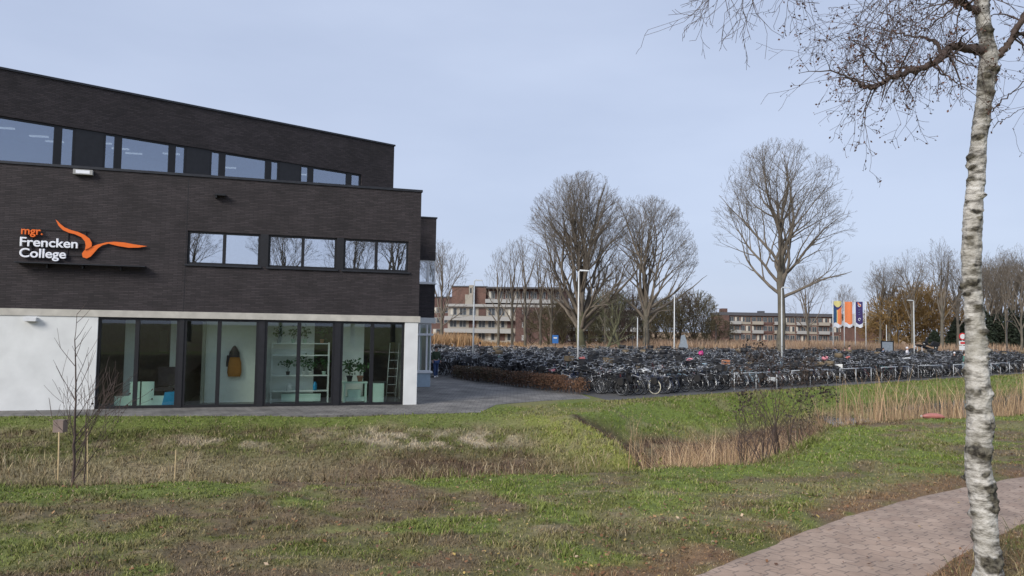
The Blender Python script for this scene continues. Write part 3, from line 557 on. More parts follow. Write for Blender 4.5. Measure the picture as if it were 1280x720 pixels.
ct_ = thing('hanging_coat', 'rust orange and dark coat hanging on the pale wall behind the second bay', 'coat', tuple(loc(-6.32, 1.38, 0)), TH)
b = MB(); b.lathe((0, 0, 0), [(.20, .95), (.24, 1.1), (.22, 1.45), (.17, 1.62), (.1, 1.66)], 14); c_ = b.build('coat_body', 'coat_orange', ct_); c_.scale = (1, .35, 1)
b = MB(); b.lathe((-.02, 0, 0), [(.19, 1.64), (.17, 1.8), (.08, 1.98), (.02, 2.05)], 12); b.tube([(-.2, 0, 1.7), (-.24, 0, 1.3)], [.07, .05]); c_ = b.build('hood', 'coat_dark', ct_); c_.scale = (1, .4, 1)
# side bay that sticks out of the right flank
b = MB(); b.box(-.3, 2.1, 7.8, 13, 5.98, 7.98); b.box(-.3, 2.1, 7.8, 13, 3.26, 4.84); b.build('bay_wall', 'dark_brick', bld)
b = MB(); b.box(-.3, 2.14, 7.76, 13.04, 7.982, 8.05); b.build('bay_cap', 'dark_metal', bld)
w = window(.2, 2.1, 4.90, 5.978, 7.83, [1.15, 1.75], 'glass_first', .06, 'bay_window', 'white_frame')
c = MB(); c.box(-.3, 2.16, 7.72, 8.1, 4.842, 4.898); c.build('sill', 'white_frame', w); c = MB(); c.box(-.3, 2.0, 8.3, 12.9, 4.9, 5.97); c.build('blind', 'blind', w)
b = MB(); b.box(-.3, 2.16, 7.72, 13, 3.0, 3.258); b.build('bay_band', 'pole_white', bld)
w = window(.3, 1.98, .74, 2.99, 7.85, [1.42, 1.78], 'glass_ground', .05, 'bay_window', 'white_frame')
c = MB(); c.box(.3, 2.06, 7.76, 7.9, 2.42, 2.52); c.build('transom', 'white_frame', w); c = MB(); c.box(-.3, 2.06, 7.74, 13, .66, .738); c.build('sill', 'white_frame', w)
c = MB(); c.box(1.3, 1.6, 8.2, 8.24, .75, 2.9); c.build('curtain', 'blind', w)
b = MB(); b.box(-.3, 1.97, 7.82, 13, 0, .658); b.build('bay_panel', 'pale_blue_panel', bld)
b = MB(); b.box(1.9, 1.98, 7.96, 12.9, .74, 2.99); b.build('bay_side_wall', 'white_frame', bld)
# set-back top storey, turned by 23 degrees to the front
UP = aty(493, 181, 33.3); TU = math.radians(40); up_ = thing('tmp', None, None, (UP[0], UP[1], 0), TU); 
up_.name = 'top_storey_frame'
def toplocal(V):                                                    # from top-storey frame to building frame
    cu, su = math.cos(TU-TH), math.sin(TU-TH); d = UP[:2]-O[:2]; ox = d[0]*math.cos(TH)+d[1]*math.sin(TH); oy = -d[0]*math.sin(TH)+d[1]*math.cos(TH)
    return [(ox+x*cu-y*su, oy+x*su+y*cu, z) for x, y, z in V]
def topb(b, name, m, parent=bld): b.v = toplocal(b.v); return b.build(name, m, parent)
bpy.data.objects.remove(up_)
def uloc(px, py):
    n_ = np.array([-math.sin(TU), math.cos(TU), 0]); d = ray(px, py); t_ = np.dot(UP-EYE, n_)/np.dot(d, n_); p = EYE+d*t_-UP; return p[0]*math.cos(TU)+p[1]*math.sin(TU), p[2]+UP[2]
ZT = UP[2]; ZH = uloc(250, 185)[1]; ZL = 7.72
W4 = [[uloc(p, 200)[0] for p in q] for q in (((-60), 0, 74, 93), (130, 148, 216, 233), (264, 279, 337, 350), (377, 391, 438, 453))] if False else []
for q in ((-75, -58, 72, 94), (129, 148, 216, 234), (263, 279, 337, 351), (376, 390, 438, 453)):
    W4.append([uloc(p, 190)[0] for p in q])
xL = W4[0][0]-1.2; xl0 = max(xL, -19.)
b = MB(); b.box(xL, 0, 0, .3, ZH, ZT-.07); b.box(W4[-1][3], 0, 0, .3, ZL, ZH); b.box(xL, W4[0][0], 0, .3, ZL, ZH); b.box(-.3, 0, .3, 8, ZL, ZT-.07); b.box(xL, xL+.3, .3, 8, ZL, ZT-.07); b.box(xL+.3, -.3, 7.7, 8, ZL, ZT-.07); topb(b, 'upper_wall', 'dark_brick')
b = MB(); b.box(xL-.04, .04, -.04, .3, ZT-.07, ZT); b.box(-.3, .04, .3, 8.04, ZT-.07, ZT); topb(b, 'upper_parapet_cap', 'dark_metal')
b = MB(); b.box(xL+.3, -.3, .3, 7.7, ZT-.6, ZT-.45); topb(b, 'upper_roof', 'roof_felt')
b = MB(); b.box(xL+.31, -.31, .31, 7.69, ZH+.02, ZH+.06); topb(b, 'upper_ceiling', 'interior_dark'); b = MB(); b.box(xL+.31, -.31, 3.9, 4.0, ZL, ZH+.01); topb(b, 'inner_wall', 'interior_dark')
for k in range(3): b = MB(); b.box(W4[k][3], W4[k+1][0], .05, .2, ZL, ZH-.001); topb(b, 'window_pier', 'dark_panel')
for q in W4:
    b = MB(); b.box(q[0], q[3], .06, .16, ZH-.07, ZH-.001); b.box(q[0], q[3], .06, .16, ZL, ZL+.07)
    for x in (q[0], q[3]-.08): b.box(x, x+.08, .06, .16, ZL+.07, ZH-.07)
    for x in q[1:3]: b.box(x-.12, x+.12, .05, .17, ZL+.07, ZH-.07)
    w = topb(b, 'upper_window', 'black_frame')
    for x0, x1 in ((q[0]+.08, q[1]-.12), (q[1]+.12, q[2]-.12), (q[2]+.12, q[3]-.08)):
        if x1 > x0: c = MB(); c.box(x0, x1, .10, .112, ZL+.07, ZH-.07); topb(c, 'pane', 'glass_upper', w)
for k, px in enumerate((12, 60, 84, 141, 168, 190, 230, 268, 315, 405)):
    x, z = uloc(px, 170); t0 = toplocal([(x, 1.6+(k % 3)*.5, ZH-.02)])[0]
    b = MB(); b.box(-.3, .3, -.05, .05, -.05, 0); o = b.build('ceiling_light', 'lamp_glow'); o.location = tuple(loc(t0[0], t0[1], t0[2])); o.rotation_euler = (0, 0, TU-.5)
    tag(o, 'short lit tube lamp on the ceiling behind the top storey windows', 'lamp', 'ceiling lamps of the top storey')
# fixtures on the facade
lf = thing('wall_lamp', 'small white box lamp high on the white rendered wall', 'lamp', tuple(loc(-12.3, -.02, 2.8)), TH)
b = MB(); b.prism([(-.17, .03), (-.15, 0), (.17, 0), (.18, .12), (-.17, .14)], -.2, 0); b.build('housing', 'white_frame', lf); b = MB(); b.box(-.13, .14, -.18, -.03, -.012, -.001); b.build('lens', 'concrete_band', lf)
lf = thing('floodlight', 'pale box floodlight fixed under the parapet left of the joint', 'lamp', tuple(loc(-11.03, 0, 7.55)), TH)
b = MB(); b.box(-.28, .28, -.16, -.02, 0, .16); b.build('housing', 'pale_balcony', lf); b = MB(); b.box(-.2, .2, -.165, -.161, .03, .13); b.build('lens', 'sign_white', lf); b = MB(); b.box(-.05, .05, -.02, 0, .04, .12); b.build('bracket', 'dark_metal', lf)
sp_ = thing('overflow_spout', 'black overflow spout sticking out of the brick wall above the windows', 'spout', tuple(loc(-6.88, 0, 7.1)), TH)
b = MB(); b.box(-.17, .17, -.22, 0, .04, .1); b.box(-.16, -.1, -.2, 0, -.04, .038); b.build('channel', 'black_frame', sp_)
# lettering, emblem and ledge
sg = thing('lettering_sign', 'orange and white raised lettering with orange bird emblem on the dark brick wall', 'sign', tuple(loc(-12.7, 0, 4.8)), TH)
def text(body, x, z, h, m_, width):
    cu = bpy.data.curves.new('t', 'FONT'); cu.body = body; cu.size = 1; cu.offset = 0; cu.bevel_depth = .022; cu.bevel_resolution = 1; cu.extrude = .05; ob = bpy.data.objects.new('t', cu); C.objects.link(ob)
    dg = bpy.context.evaluated_depsgraph_get(); me = bpy.data.meshes.new_from_object(ob.evaluated_get(dg)); bpy.data.objects.remove(ob)
    co_ = np.array([v.co for v in me.vertices]); x0, x1 = co_[:, 0].min(), co_[:, 0].max(); s_ = width/(x1-x0)
    for v in me.vertices: X_ = (v.co.x-x0)*s_; Y_ = v.co.y*h; v.co = (x+X_, -.09+(-v.co.z)*.4, z+Y_)
    me.name = 'lettering'; me.materials.clear(); return link('lettering', me, m_, sg)
text('mgr.', 0.02, .74, .34, 'sign_orange', .60); text('Frencken', 0, .365, .40, 'sign_white', 1.62); text('College', 0, .015, .40, 'sign_white', 1.30)
def facp(px, py): n_ = np.array([-math.sin(TH), math.cos(TH), 0]); d = ray(px, py); t_ = np.dot(O-EYE, n_)/np.dot(d, n_); p = EYE+d*t_-O; return (p[0]*math.cos(TH)+p[1]*math.sin(TH)+12.7, p[2]-4.8)
def emb(pts): return [facp(10+x/6.737, 265+y/6.737) for x, y in pts]
W1 = emb([(410, 68), (428, 82), (450, 105), (485, 133), (540, 156), (600, 172), (655, 198), (695, 228), (712, 262), (712, 292), (690, 306), (655, 322), (662, 285), (655, 250), (625, 215), (570, 190), (520, 178), (470, 155), (435, 120)])
W2 = emb([(628, 352), (645, 328), (700, 298), (760, 276), (830, 258), (900, 252), (980, 258), (1070, 275), (1175, 290), (1100, 302), (1020, 303), (930, 288), (850, 268), (800, 282), (765, 305), (730, 345), (700, 378), (668, 393), (635, 382)])
b = MB(); b.prism(W1, -.12, -.085); b.build('emblem', 'sign_orange', sg); b = MB(); b.prism(W2, -.085, -.05); b.build('emblem', 'sign_orange', sg)
rails = MB()
for z in (.12, .52, .92): rails.box(.05, 1.9, -.05, -.03, z, z+.02)
for x in (.3, 1.3, 1.8): rails.box(x, x+.02, -.03, -.0, .1, .95)
rails.build('mounting_rail', 'black_frame', sg)
lg = thing('sign_ledge', 'thin dark ledge with three brackets below the lettering', 'ledge', tuple(loc(-10.9, 0, 4.62)), TH)
b = MB(); b.box(-1.86, 1.84, -.35, -.02, 0, .03); b.build('ledge', 'dark_metal', lg)
for x in (-1.0, 0, 1.1): c = MB(); c.prism([(x-.02, -.001), (x+.02, -.001), (x+.02, -.12), (x-.02, -.12)], -.2, 0); c.build('bracket', 'black_frame', lg)

# ------------------------------------------------------------------ bicycles
WT = 14
def bike_parts(det, lady):
    P = []                                                           # (name, MB, slot, subs)
    def wheel(cx):
        t_ = MB().torus((cx, 0, .34), .325, .019, WT if det else 10, 5 if det else 3)
        r_ = MB().torus((cx, 0, .34), .300, .010, WT if det else 10, 4 if det else 3)
        s_ = MB()
        if det:
            for k in range(9): a = PI*k/9; s_.tube([(cx-.3*math.cos(a), 0, .34-.3*math.sin(a)), (cx+.3*math.cos(a), 0, .34+.3*math.sin(a))], .0028, 3, False)
        s_.tube([(cx, -.04, .34), (cx, .04, .34)], .022, 6)
        return ('wheel', t_, 'tyre', [('rim', r_, 'chrome'), ('spokes', s_, 'chrome')])
    P += [wheel(-.54), wheel(.57)]
    b = MB(); n = 6 if det else 4; ht = (.36, 0, .86); hb = (.40, 0, .66); st = (-.22, 0, .80); bb = (-.10, 0, .30)
    b.tube([bb, st], .016, n); b.tube([hb, bb], .018, n); b.tube([ht, hb], .02, n); b.tube([(.355, 0, .82), (-.2, 0, .73)] if not lady else [(.375, 0, .78), (.1, 0, .48), (-.14, 0, .44)], .016, n)
    for y in (-.05, .05): b.tube([(-.54, y, .34), (-.20, y*.4, .76)], .009, 4, False); b.tube([(-.54, y, .34), bb], .009, 4, False); b.tube([(hb[0], y*.8, hb[2]), (.46, y, .5), (.57, y, .34)], .011, 4, False)
    P.append(('frame', b, 'paint', []))
    for cx, a0, a1 in ((-.54, .3, 3.3), (.57, .55, 2.9)): P.append(('mudguard', MB().torus((cx, 0, .34), .362, .022, 8, 3, a0, a1, .4), 'guard', []))
    b = MB(); b.tube([(.355, 0, .86), (.33, 0, 1.0)], .013, n); b.tube([(.12, -.27, 1.03), (.26, -.25, 1.06), (.36, -.08, 1.02), (.36, .08, 1.02), (.26, .25, 1.06), (.12, .27, 1.03)], .012, n)
    P.append(('handlebar', b, 'chrome', [('grip', MB().tube([(.10, y, 1.03), (.22, y*.95, 1.05)], .018, 5), 'saddle') for y in (-.27, .27)]))
    b = MB(); b.add([(-.38, -.11, .95), (-.38, .11, .95), (-.22, .07, .96), (-.05, .025, .94), (-.05, -.025, .94), (-.22, -.07, .96), (-.36, -.09, .89), (-.36, .09, .89), (-.08, .02, .90), (-.08, -.02, .90)], [(0, 1, 2, 5), (5, 2, 3, 4), (6, 9, 8, 7), (0, 5, 4, 9, 6), (1, 7, 8, 3, 2), (0, 6, 7, 1), (3, 8, 9, 4)], True)
    sp2 = MB().tube([(-.22, 0, .78), (-.25, 0, .92)], .013, n)
    P.append(('saddle', b, 'saddle', [('seat_post', sp2, 'chrome')]))
    b = MB(); b.tube([(-.42, -.06, .745), (-.86, -.06, .745), (-.86, .06, .745), (-.42, .06, .745)], .007, 4); b.tube([(-.54, -.07, .36), (-.78, -.06, .74)], .006, 3); b.tube([(-.54, .07, .36), (-.78, .06, .74)], .006, 3)
    for x in (-.55, -.68): b.tube([(x, -.06, .745), (x, .06, .745)], .006, 3)
    P.append(('carrier', b, 'guard', []))
    if lady == 2: P.append(('pannier', MB().prism([(-.78, .52), (-.72, .46), (-.52, .46), (-.46, .52), (-.48, .73), (-.76, .73)], -.17, -.075).prism([(-.78, .52), (-.72, .46), (-.52, .46), (-.46, .52), (-.48, .73), (-.76, .73)], .075, .17).box(-.74, -.5, -.16, .16, .731, .765), 'saddle', []))
    if lady == 3:
        P.append(('front_crate', MB().box(.42, .82, -.17, .17, .90, .92).box(.42, .44, -.17, .17, .921, 1.16).box(.80, .82, -.17, .17, .921, 1.16).box(.441, .799, -.17, -.15, .921, 1.16).box(.441, .799, .15, .17, .921, 1.16), 'crate', []))
    b = MB(); b.prism([(-.56, .28), (-.56, .41), (-.1, .38), (0, .3), (-.1, .22)], -.07, -.045); b.tube([(-.10, -.09, .30), (-.04, -.09, .14), (-.04, -.17, .14)], .01, 4); b.tube([(-.10, .06, .30), (-.16, .07, .46), (-.16, .15, .46)], .01, 4)
    P.append(('crank', b, 'tyre', []))
    b = MB(); b.ell((.43, 0, .88), (.045, .03, .035), 8, 5) if det else b.box(.40, .47, -.03, .03, .85, .91); P.append(('headlight', b, 'chrome', []))
    return P
def slotmat(slot, paint, guard, tyre='tyre', sad='saddle'): return {'crate': 'crate_black' if paint != 'grey' else 'wicker', 'paint': 'paint_'+paint, 'guard': guard, 'tyre': tyre, 'chrome': 'chrome', 'saddle': sad}[slot]
KINDS = [('black', 2, 'paint_black'), ('black', 0, 'paint_black'), ('navy', 2, 'paint_navy'), ('silver', 0, 'chrome'), ('grey', 1, 'chrome'), ('white', 1, 'chrome'), ('maroon', 1, 'paint_black'), ('sky', 1, 'paint_sky'), ('teal', 0, 'paint_black'), ('black', 2, 'chrome'), ('black', 3, 'paint_black'), ('grey', 3, 'chrome')]
WTS = [.20, .15, .09, .12, .07, .08, .03, .03, .01, .115, .09, .015]
PCH = {}
def protobike(k, det, tyre='tyre', sad='saddle'):
    key = (k, det, tyre, sad)
    if key in PCH: return PCH[key]
    paint, lady, guard = KINDS[k]; parts = []; 
    for nm, mb, slot, subs in bike_parts(det, lady):
        m_ = tyre if (nm == 'wheel') else slotmat(slot, paint, guard, tyre, sad)
        if nm == 'crank': m_ = 'crate_black'
        parts.append((nm, mb.mesh(nm, m_), [(sn, sm_.mesh(sn, slotmat(sl, paint, guard, tyre, sad))) for sn, sm_, sl in subs if sm_.v]))
    PCH[key] = parts; return parts
def place_bike(k, x, y, z, rz, tilt, label, group=None, det=True, tyre='tyre', sad='saddle', steer=0):
    t_ = bpy.data.objects.new('bicycle', None); C.objects.link(t_); t_.location = (x, y, z); t_.rotation_euler = (tilt, 0, rz); tag(t_, label, 'bicycle', group)
    for nm, me, subs in protobike(k, det, tyre, sad):
        o = bpy.data.objects.new(nm, me); C.objects.link(o); o.parent = t_
        for sn, sme in subs: s = bpy.data.objects.new(sn, sme); C.objects.link(s); s.parent = o
    return t_
def merged(k):
    me_parts = bike_parts(False, KINDS[k][1]); V = []; Fq = []; mi = []; off = 0; mats = ['tyre', 'chrome', 'paint_'+KINDS[k][0], KINDS[k][2], 'saddle', 'wicker' if k == 11 else 'crate_black']
    slots = {'crate': 5, 'tyre': 0, 'chrome': 1, 'paint': 2, 'guard': 3, 'saddle': 4}
    big = MB()
    for nm, mb, slot, subs in me_parts:
        for q, sl in [(mb, slot)]+[(s_[1], s_[2]) for s_ in subs]:
            big.m = slots[sl] if nm != 'crank' else 5; big.add(q.v, q.f, False)
    return big, mats
MG = [merged(k) for k in range(len(KINDS))]; MGM = [mb.mesh('bicycle', mats) for mb, mats in MG]
ang_n = math.atan2(V2[1], V2[0])
cand = []
rows = []; v = .95; r_i = 0
while v < 62: rows.append(v); v += 1.15 if r_i % 2 == 0 else 1.55; r_i += 1
for ri, v in enumerate(rows):
    u = -30.+RNG.uniform(0, .4)
    while u < 112:
        u += RNG.uniform(.30, .46)
        if RNG.random() < .035: continue
        if v < 13.2 and u < .9: continue
        p = uv(u, v+RNG.normal()*(.10 if ri else .16))
        if p[1] > 70+.2*p[0] or p[1] < 20: continue
        px = 640+F*p[0]/p[1]
        if px < 533 or px > 1320: continue
        if v < 13.2 and u < 1.3: continue
        cand.append((math.hypot(*p), p[0], p[1], ri, u, v))
cand.sort(); print('bikes', len(cand))
lampspots = [(724, 40.5), (590, 49), (843, 64), (976, 51), (1141, 67)]
NAMES = {0: 'black step-through bicycle with dark panniers', 1: 'black crossbar bicycle', 2: 'navy step-through bicycle with dark panniers', 3: 'silver crossbar bicycle', 4: 'dark grey bicycle with bright mudguards', 5: 'white step-through bicycle', 6: 'maroon bicycle', 7: 'pale blue bicycle', 8: 'teal bicycle', 9: 'black bicycle with dark panniers and bright mudguards', 10: 'black bicycle with a black front crate', 11: 'grey bicycle with a wicker front basket'}
# front-row individuals the photo shows clearly: pixel column -> kind, tyre, saddle, label
SPEC = {755: (4, 'tyre_yellow', 'saddle', 'grey bicycle with yellowish tyres at the right end of the brown hedge'), 772: (0, 'tyre', 'saddle', 'black bicycle second from the hedge end in the front row'), 790: (6, 'tyre', 'saddle', 'maroon bicycle left of the one with cream tyres'),
        808: (2, 'tyre_cream', 'saddle', 'dark blue bicycle with cream tyres in the front row'), 832: (3, 'tyre', 'saddle', 'silver crossbar bicycle nearest the grass in the front row'), 856: (0, 'tyre', 'saddle', 'black bicycle just right of the silver front bicycle'),
        930: (7, 'tyre', 'saddle_brown', 'pale blue bicycle behind the first metal rack'), 977: (6, 'tyre', 'saddle', 'dark red bicycle between the first two metal racks'), 1010: (3, 'tyre', 'saddle', 'silver bicycle behind the second metal rack')}
used = set(); stuff = []
for i, (d, x, y, ri, u, v) in enumerate(cand):
    k = int(RNG.choice(len(KINDS), p=WTS)); rz = ang_n+(PI if ri % 2 else 0)+RNG.normal()*.10; tilt = RNG.normal()*.10; SC = float(RNG.uniform(.9, 1.1)); dz = RNG.uniform(-.05, .28)*0
    if RNG.random() < .5: dz = RNG.uniform(0, .3) if ri > 1 else 0
    px, _ = proj((x, y, 0)); 
    if i < 300:
        sp = None
        if ri <= 0:
            for q in SPEC:
                if q not in used and abs(px-q) < 9: sp = SPEC[q]; used.add(q); break
        if sp: place_bike(sp[0], x, y, .01, rz, tilt, sp[3], 'bicycles in the bicycle park', True, sp[1], sp[2]); continue
        where = 'behind the brown hedge' if u < 3.5 and v < 13 else ('in the front row facing the grass' if ri == 0 else ('in the second row from the grass' if ri == 1 else 'in the packed rows behind the front ones'))
        lab = NAMES[k]+' '+where
        if i < 150: place_bike(k, x, y, .01+dz, rz, tilt, lab, 'bicycles in the bicycle park', i < 60).scale = (SC, SC, SC)
        else:
            o = bpy.data.objects.new('bicycle', MGM[k]); C.objects.link(o); o.location = (x, y, .01+dz); o.rotation_euler = (tilt, 0, rz); o.scale = (SC, SC, SC); tag(o, lab, 'bicycle', 'bicycles in the bicycle park')
    else: stuff.append((k, x, y, .01+dz, rz, tilt, SC))
allm = []; 
for _, mats in MG:
    for m_ in mats:
        if m_ not in allm: allm.append(m_)
VV = []; LT = []; LV = []; MI = []; off = 0
arr = []
for mb, mats in MG: arr.append((np.array(mb.v), np.array([len(f) for f in mb.f]), np.concatenate([np.array(f) for f in mb.f]), np.array([allm.index(mats[m_]) for m_ in mb.mi])))
for k, x, y, z, rz, tl, SC in stuff:
    v_, lt, lv, mi = arr[k]; R_ = np.array(Matrix.Rotation(rz, 3, 'Z') @ Matrix.Rotation(tl, 3, 'X')); VV.append(v_@R_.T*SC+np.array((x, y, z))); LT.append(lt); LV.append(lv+off); MI.append(mi); off += len(v_)
me = bpy.data.meshes.new('packed_bicycles'); V_ = np.concatenate(VV).astype(np.float32); LT = np.concatenate(LT).astype(np.int32); LV = np.concatenate(LV).astype(np.int32)
me.vertices.add(len(V_)); me.vertices.foreach_set('co', V_.ravel()); me.loops.add(len(LV)); me.loops.foreach_set('vertex_index', LV); me.polygons.add(len(LT)); me.polygons.foreach_set('loop_start', np.r_[0, np.cumsum(LT)[:-1]].astype(np.int32)); me.polygons.foreach_set('loop_total', LT); me.polygons.foreach_set('material_index', np.concatenate(MI).astype(np.int32)); me.update(calc_edges=True)
for m_ in allm: me.materials.append(M[m_])
tag(link('packed_bicycles', me), 'distant rows of hundreds of parked bicycles packed tightly together', 'bicycles', kind='stuff')
# crates, bags and seat covers carried by the bicycles: (px, py of centre, world y, width, height, material, kind, label)
def crate(px, py, y, w_, h_, m_, nm, lb, ct):
    p = aty(px, py, y); b = MB()
    if nm == 'crate':
        b.box(-w_/2, w_/2, -.16, .16, -h_/2, -h_/2+.02)
        for s in (-1, 1): b.box(-w_/2, w_/2, s*.16-.008, s*.16+.008, -h_/2+.02, h_/2); b.box(s*w_/2-.008, s*w_/2+.008, -.15, .15, -h_/2+.02, h_/2)
        b.box(-w_/2-.015, w_/2+.015, -.175, -.165, h_/2-.05, h_/2); b.box(-w_/2-.015, w_/2+.015, .165, .175, h_/2-.05, h_/2)
    else: b.ell((0, 0, 0), (w_/2, .16, h_/2), 12, 8); b.ell((w_*.2, .02, h_*.1), (w_*.35, .14, h_*.45), 10, 7)
    o = b.build(nm, m_); o.location = tuple(p); o.rotation_euler = (0, 0, RNG.uniform(-.4, .4)); tag(o, lb, ct)
for a in ((688, 465, 36.3, .42, .30, 'crate_pink', 'crate', 'pale red crate on a bicycle behind the right half of the hedge', 'crate'), (727, 450, 41, .42, .34, 'crate_coral', 'bag', 'coral bag on a bicycle right beside the nearest lamp post', 'bag'),
          (876, 442, 58, .40, .42, 'crate_magenta', 'bag', 'magenta bag on a bicycle in the far rows', 'bag'), (804, 464, 36.6, .62, .26, 'crate_white', 'bag', 'large white seat cover on a bicycle above the cream tyred one', 'cover'),
          (907, 453, 43, .40, .28, 'crate_orange', 'crate', 'rusty orange crate on a bicycle left of the first metal rack', 'crate'), (1048, 457.5, 44, .42, .22, 'crate_white', 'crate', 'white crate on a bicycle above the third metal rack', 'crate'),
          (627, 446.5, 48, .55, .22, 'crate_teal', 'bag', 'teal bag on a bicycle behind the middle of the hedge', 'bag'), (795, 458, 39, .4, .26, 'wicker', 'crate', 'wicker basket on a bicycle left of the white seat cover', 'basket'),
          (1070, 450, 52, .55, .3, 'crate_white', 'bag', 'white seat cover in the rows above the third metal rack', 'cover'), (963, 474, 38, .34, .2, 'crate_white', 'crate', 'white crate low down behind the first metal rack', 'crate'),
          (1133, 448, 55, .7, .16, 'crate_white', 'bag', 'flat white cover on a bicycle left of the right lamp post', 'cover'), (1031, 448, 49, .4, .3, 'crate_pink', 'bag', 'pink bag on a bicycle above the second metal rack', 'bag'),
          (1060, 448, 54, .4, .3, 'crate_coral', 'bag', 'salmon bag in the rows just left of the white seat cover', 'bag'), (820, 448, 47, .5, .22, 'crate_black', 'crate', 'black crate on a bicycle above the silver front bicycle', 'crate'),
          (782, 451, 45, .5, .3, 'crate_black', 'crate', 'black crate in the rows right of the coral bag', 'crate'), (862, 450, 46, .4, .26, 'crate_pink', 'bag', 'pale pink bag in the rows below the magenta bag', 'bag'),
          (880, 456, 43, .34, .24, 'paint_sky', 'bag', 'light blue bag on a bicycle right of the silver front bicycle', 'bag')): crate(*a)
# metal racks
def rack(p0, p1, n, label, h=.82, grp='galvanised racks along the front of the bicycle park'):
    p0 = np.array(p0, float); p1 = np.array(p1, float); Lr = np.hypot(*(p1-p0)); t_ = thing('bicycle_rack', label, 'rack', (p0[0], p0[1], 0), math.atan2(*(p1-p0)[::-1]), grp)
    for k in range(n): x = Lr*k/(n-1); b = MB(); b.tube([(x, 0, -.1), (x, 0, h-.01)], .024, 8); b.build('post', 'galvanised', t_)
    b = MB(); b.tube([(-.03, 0, h), (Lr+.03, 0, h)], .025, 8); b.build('rail', 'galvanised', t_)
RK = [(918, 488, 971, 485.2, 'leftmost'), (990, 483, 1034.5, 480.3, 'second'), (1050, 479.5, 1089, 477, 'third'), (1102, 476.3, 1136, 474, 'fourth'), (1148, 473.2, 1177.5, 471.6, 'fifth'), (1192, 470.8, 1222, 469.3, 'sixth'), (1239, 468.3, 1262, 467, 'seventh')]
for a, b_, c_, d_, w_ in RK: rack(atz(a, b_)[:2], atz(c_, d_)[:2], 3, w_+' galvanised rack from the left along the grass edge')
rack(atz(546, 470.5)[:2], atz(575, 470.5)[:2], 2, 'single galvanised hoop rack beside the bay of the dark building', .82)
for px, py, px2, py2 in ((880, 445, 935, 444.5), (940, 456.5, 965, 456), (1160, 447, 1195, 447)):
    d_ = .0; a_ = aty(px, py, 50.); b__ = aty(px2, py2, 51.5)
for u0, v0 in ((14, 2.6), (19, 5.0), (26, 7.6), (34, 5.0), (8, 10.3), (24, 13)):
    rack(uv(u0, v0), uv(u0+3.2, v0), 3, {14: 'galvanised rack buried in the second row of bicycles', 19: 'galvanised rack between bicycles behind the third front rack', 26: 'galvanised rack deep in the rows before the flag poles', 34: 'galvanised rack deep in the rows at the right side', 8: 'galvanised rack deep in the rows near the middle lamp post', 24: 'farthest galvanised rack among the back rows'}[u0], .95, 'racks among the bicycles')
# hedge
P0 = np.array((-3.1, 41.0)); P1 = np.array((3.15, 32.0)); hd = thing('hedge', 'low brown beech hedge between forecourt and bicycles', 'hedge', (0, 0, 0)); Lh = np.hypot(*(P1-P0)); dr = (P1-P0)/Lh; nr = np.array((-dr[1], dr[0]))
n = 15000; s = RNG.uniform(0, Lh, n); w_ = RNG.normal(size=n)*.17; z = RNG.beta(2.2, 1.5, n)*(.72+.1*vn(s, s*0, .7)); keep = vn(s, z, .35, 70) > .27; s, w_, z = s[keep], w_[keep], z[keep]
Pp = np.stack([P0[0]+dr[0]*s+nr[0]*w_, P0[1]+dr[1]*s+nr[1]*w_, z+.02], 1); right = s/Lh+RNG.normal(size=len(s))*.18 > .52
for k, m_ in ((right, 'hedge_brown'), (~right, 'hedge_green')): V_, Q_ = leafcloud(Pp[k], RNG.uniform(.02, .045, k.sum())); link('foliage', fastmesh('foliage', V_, Q_, 4), m_, hd)
b = MB()
for s_ in np.arange(0.05, Lh, .12):
    p = P0+dr*s_+nr*RNG.normal()*.06
    for q in range(3): b.tube([(p[0], p[1], 0), (p[0]+RNG.normal()*.06, p[1]+RNG.normal()*.06, .35), (p[0]+RNG.normal()*.15, p[1]+RNG.normal()*.12, .7)], [.012, .009, .004], 4, False)
b.build('stems', 'twig_brown', hd)
